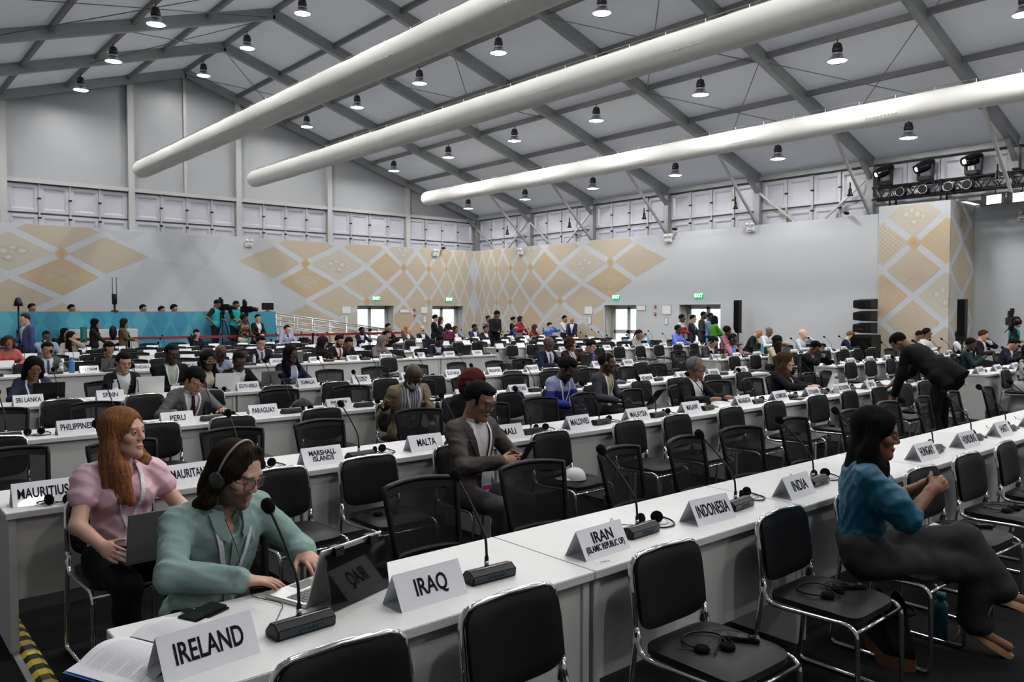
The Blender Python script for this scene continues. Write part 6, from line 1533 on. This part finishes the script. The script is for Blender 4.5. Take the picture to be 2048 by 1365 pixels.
def phone(loc, R, label, cover=False):
    t = thing('smartphone', label, 'phone', loc); t.rotation_euler = R
    MB().box(-.037, .037, -.077, .077, 0, .009).obj('body', 'black', t, .003); MB().box(-.034, .034, -.073, .073, .009, .0096).obj('screen', 'gloss', t)
    if cover:
        MB().box(-.042, .042, -.082, .082, -.008, -.001).obj('wallet_cover', 'black', t, .002); MB().box(-.09, -.03, -.015, .015, -.006, -.002).obj('cover_strap', 'black', t, .0015)
    return t
phone((.955, 2.745, DH + .009), (0, 0, -1.15), 'black smartphone in an open wallet case on the white desk', True)
phone((3.535, 3.935, .865), (1.0, 0, pi + .3), 'black smartphone held by the man in the grey suit')
# open booklet
t = thing('open_booklet', 'open booklet with blue cover hanging over the desk end beside IRELAND', 'booklet', (.77, 2.56, DH), .42)
def page(u, v, s): x = s*(.004 + .215*u); z = .006 + .022*sin(pi*min(1, u*1.25))*(1 if s > 0 else .9) - (.05*max(0, u - .45)**1.5 if s < 0 else .0); return (x, -.155 + .31*v, z)
for s in (-1, 1): MB().grid(lambda u, v: page(u, v, s), 10, 4).obj('page', 'paper', t)
b = MB()
for s in (-1, 1): b.grid(lambda u, v: (s*.225*u, -.162 + .324*v, .001 - (.05*max(0, u - .45)**1.5 if s < 0 else 0)), 6, 2)
b.obj('cover', 'bluecover', t)
b = MB()
for s in (-1, 1):
    for r in range(22):
        v = .08 + r*.038; n = 6; u1 = .85 if r % 5 else .6
        vs = []
        for i in range(n+1): 
            p = page(.12 + (u1 - .12)*i/n, v, s); q_ = page(.12 + (u1 - .12)*i/n, v + .006, s); vs += [(p[0], p[1], p[2] + .0008), (q_[0], q_[1], q_[2] + .0008)]
        b.add(vs, [(2*i, 2*i+1, 2*i+3, 2*i+2) for i in range(n)])
b.obj('print_lines', 'text', t)
# white cap
t = thing('baseball_cap', 'white baseball cap lying on the chair seat beside the man in the grey suit', 'cap', (4.40, 4.36, .488), 2.6)
MB().grid(lambda u, v: (.088*cos(2*pi*u)*cos(pi/2*v)**.7, .095*sin(2*pi*u)*cos(pi/2*v)**.7, .085*sin(pi/2*v)), 20, 8).obj('crown', 'paper', t)
MB().grid(lambda u, v: ((.084 + .075*v)*cos(pi*(u - .5)*.75), .09*sin(pi*(u - .5)*.75)*(1 - .1*v), .012 - .012*v + .006*sin(pi*u)), 12, 4).obj('brim', 'paper', t)
def bottle(loc, label, col, h=.25, r=.035, clear=False, capc=None):
    m = tintmat('bottle_paint', col, .35) if not clear else 'water'
    t = thing('water_bottle', label, 'bottle', loc)
    MB().lathe([(0, 0), (r, 0), (r, h*.72), (r*.85, h*.80), (r*.55, h*.84), (r*.55, h*.88), (0, h*.88)], 18).obj('body', m, t)
    MB().lathe([(0, h*.87), (r*.62, h*.87), (r*.62, h), (0, h)], 14).obj('cap', m if not capc else tintmat('bottle_cap', capc, .4), t)
    if clear: MB().lathe([(r*1.01, h*.30), (r*1.01, h*.55)], 18).obj('label_band', 'paper', t)
bottle((4.575, 1.72, 0), 'teal water bottle standing on the carpet beside the woman in teal', (.01, .13, .15), .26, .037)
bottle((3.12, 15.1, DH), 'light blue water bottle right of the VIET NAM card', (.05, .22, .50), .27, .045)
bottle((2.62, 10.42, DH), 'clear plastic water bottle in front of the man at the SPAIN card', (1, 1, 1), .22, .033, True)
bottle((11.02, 10.45, DH), 'purple water bottle beside the man in the brown shirt', (.12, .07, .30), .27, .045)
bottle((15.65, 10.42, DH), 'light blue water bottle beside the man in charcoal with headset', (.05, .22, .55), .26, .042)
bottle((16.95, 10.5, DH), 'turquoise water bottle at the second seats right of the aisle', (.02, .28, .32), .26, .04)
bottle((18.1, 14.95, DH), 'light blue water bottle before the woman in the grey jacket', (.05, .22, .55), .26, .042)
bottle((20.9, 13.35 + 1.55, DH), 'small blue water bottle near the elderly man', (.04, .22, .50), .22, .036)
bottle((9.72, 4.96, DH), 'small clear bottle with blue cap under the bending man hand', (1, 1, 1), .22, .033, True, (.03, .03, .25))
bottle((6.32, 15.1, DH), 'white bottle before the man with glasses near UNITED STATES', (.55, .55, .57), .2, .03)
bottle((2.95, 15.05, DH), 'clear bottle with green cap behind the blue bottle', (1, 1, 1), .22, .033, True, (.05, .25, .08))
t = thing('badge_card', 'white badge card and black earphones on the lap of the woman in teal', 'badge', (4.38, 1.69, .655), -.35); t.rotation_euler = (.05, -.28, -.35)
MB().box(-.05, .05, -.04, .04, 0, .003).obj('card_sheet', 'paper', t); MB().box(-.05, .05, -.05, .05, -.009, -.001).obj('holder', 'black', t)
MB().tube(smooth_path([(-.04, .04, .02), (0, .01, .012), (.03, -.03, .008), (.0, -.02, .01), (-.03, .02, .012)], 4), .002, 5).obj('lanyard_cord', 'black', t)
# black tote bag under the chair of the woman in teal
t = thing('tote_bag', 'black tote bag with tan leather base on the carpet under the chairs', 'bag', (4.14, 1.80, 0), .75)
def bagp(u, v):
    a = 2*pi*u; c, q = cos(a), sin(a); e = .45; w = 1 - .35*v**2
    return (.17*w*np.sign(c)*abs(c)**e + .015*sin(7*v + a), .085*(1 - .5*v)*np.sign(q)*abs(q)**e, .07 + .22*v - .05*v*v*cos(2*a) + .01*sin(3*a + 4*v))
MB().grid(bagp, 28, 8).obj('bag_body', tintmat('bag_cloth', (.007, .007, .008), .85, spec=.1), t)
MB().grid(lambda u, v: bagp(u, 0)[:2] + (.075*v,), 28, 2).obj('leather_base', tintmat('tan_leather', (.12, .047, .02), .5), t)
for s in (-1, 1): MB().tube(smooth_path([(-.07, s*.04, .24), (-.09, s*.09, .27), (.04, s*.10, .26), (.07, s*.04, .24)], 4), .008, 6).obj('bag_handle', tintmat('bag_strap', (.01, .01, .01), .6), t)
# yellow and black floor cable cover
t = thing('cable_cover', 'yellow and black striped cable cover on the carpet by the left desk ends', 'cable cover', (.76, 0, 0))
b = MB()
for i in range(60):
    y = 2.9 + i*.075
    b.add([(-.045, y, .001), (-.02, y, .02), (.02, y, .02), (.045, y, .001), (-.045, y + .075, .001), (-.02, y + .075, .02), (.02, y + .075, .02), (.045, y + .075, .001)], [(0, 1, 5, 4), (1, 2, 6, 5), (2, 3, 7, 6)], i % 2)
b.obj('tape_strip', ['yellow', 'black'], t)
MB().box(-.075, -.046, 2.9, 7.4, 0, .012).obj('aluminium_edge', 'alu', t)
# headset cable and spare parts on the front desk
o = MB().tube(smooth_path([(1.14, 3.02, 1.0), (1.16, 2.93, .86), (1.12, 2.87, .80), (1.17, 2.84, .79), (1.15, 2.80, .758), (1.20, 2.66, .756), (1.16, 2.58, .756), (1.12, 2.52, .757)], 6), .0017, 5).obj('headset_cable', 'black'); tag(o, 'thin black headset cable running from the man in green to the desk', 'cable')
t = thing('desk_sticker', 'small printed COP17 sticker on the front desk below the IRAN card', 'sticker', (2.44, 2.24, DH + .0006), 2.8)
MB().box(-.045, .045, -.022, .022, -.0005, .0002).obj('sheet', 'card', t); o = link('lettering', TX['COP17'], t, (0, 0, .0004)); o.scale = (.55, .55, 1)
# television cameras
def tv_camera(loc, rz, label, h=1.5):
    t = thing('television_camera', label, 'camera', loc, rz)
    for a in (0, 2.09, 4.19): MB().tube([(0, 0, h - .12), (.36*sin(a), .36*cos(a), 0)], .018, 6).obj('tripod_leg', 'black', t)
    MB().lathe([(0, h - .14), (.06, h - .12), (.07, h - .02), (.05, h)], 10).obj('pan_head', 'black', t)
    MB().box(-.07, .07, -.22, .2, h, h + .2).obj('camera_body', 'black', t, .02); MB().lathe([(.07, -.42), (.075, -.3), (.05, -.22), (0, -.22)], 14, (0, 0, h + .1), axis='y').obj('camera_lens', 'gloss', t)
    MB().box(-.05, .05, .0, .12, h + .2, h + .36).obj('viewfinder', 'black', t, .01); MB().tube([(0, .1, h - .05), (.05, .5, h - .18)], .012, 6).obj('pan_bar', 'black', t)
    MB().box(.02, .1, .1, .16, h + .28, h + .42).obj('monitor_hood', 'black', t)
tv_camera((9.42, 24.9, .40), .6, 'television camera on a tripod between the two turquoise vests', 1.42)
tv_camera((10.2, 24.95, .40), .5, 'television camera on a tripod right of the turquoise vests', 1.36)
tv_camera((21.9, 6.75, 0), -.9, 'television camera on a tripod at the right edge', 1.45)
t = thing('monitor', 'black monitor standing on the right end of the blue platform', 'monitor', (11.1, 25.37, 1.79)); MB().box(-.2, .2, -.03, .03, .05, .29).obj('screen_panel', 'black', t, .01); MB().box(-.08, .08, -.06, .06, 0, .02).obj('stand', 'black', t); MB().box(-.02, .02, -.01, .03, .01, .1).obj('neck', 'black', t)
t = thing('tripod_monitor', 'camera mount with twin aerials standing on the blue platform', 'camera mount', (6.4, 25.37, 1.79)); MB().lathe([(.12, 0), (.1, .03), (.03, .05), (.03, .2), (.07, .22), (.075, .5), (.05, .52)], 10).obj('mount', 'black', t)
for x in (-.05, .06): MB().tube([(x, 0, .5), (x, 0, 1.0)], .01, 5).obj('aerial', 'black', t)
t = thing('floor_light', 'black lamp on a stand at the left end before the blue wall', 'lamp', (3.42, 21.9, 0)); MB().tube([(0, 0, 0), (0, 0, 2.0)], .02, 6).obj('pole', 'black', t); MB().lathe([(.1, 1.92), (.09, 2.0), (.05, 2.12), (0, 2.13)], 12).obj('lamp_shade', 'black', t); MB().lathe([(.2, 0), (.2, .02), (.03, .04)], 12).obj('base', 'black', t); MB().box(-.05, .05, -.04, .04, 1.05, 1.35).obj('control_box', 'black', t)
t = thing('backpack', 'black backpack worn by the woman in the khaki jacket', 'backpack', (5.98, 23.92, 1.0), 1.3); MB().grid(lambda u, v: (.14*cos(2*pi*u)*sin(pi*max(.02, v))**.4, .10*sin(2*pi*u)*sin(pi*max(.02, v))**.4, .42*v), 16, 8).obj('pack', 'vinyl', t)
t = thing('tote_bag', 'green bag on the back of the woman with long dark hair', 'bag', (5.24, 23.9, .95), 1.3); MB().grid(lambda u, v: (.15*cos(2*pi*u), .08*sin(2*pi*u), .42*v), 16, 3).obj('bag_body', tintmat('green_bag', (.02, .22, .16), .7), t)
t = thing('backpack', 'dark backpack lying behind the PAPUA NEW GUINEA card on a chair', 'backpack', (3.98, 8.2, .48), .3); MB().grid(lambda u, v: (.17*cos(2*pi*u)*sin(pi*max(.03, v))**.5, .14*sin(2*pi*u)*sin(pi*max(.03, v))**.5, .36*v), 18, 8).obj('pack', 'vinyl', t)
for x, y, w_, lb in ((8.7, 5.0, .21, 'dark notebook on the desk between MALAWI and MADAGASCAR'), (8.05, 5.15, .2, 'tablet on the desk in front of the man with headset and glasses')):
    t = thing('notebook', lb, 'notebook', (x, y, DH), .3); MB().box(-w_/2, w_/2, -.14, .14, 0, .012).obj('cover', 'black', t, .002); MB().box(-w_/2 + .004, w_/2 - .002, -.136, .136, .003, .009).obj('pages', 'paper', t)
t = thing('walking_cane', 'black and silver T-handled cane before the man in the beige blazer', 'cane', (4.55, 6.42, 0)); MB().tube([(0, 0, 0), (0, 0, .86)], .012, 8).obj('shaft', 'silver', t); MB().tube([(0, 0, .80), (0, 0, .90)], .02, 8).obj('collar', 'black', t); MB().tube([(-.09, 0, .93), (-.03, 0, .925), (.03, 0, .925), (.09, 0, .93)], .014, 8).obj('handle', 'silver', t); MB().tube([(-.03, 0, .925), (.03, 0, .925)], .02, 8).obj('handle_clamp', 'black', t)
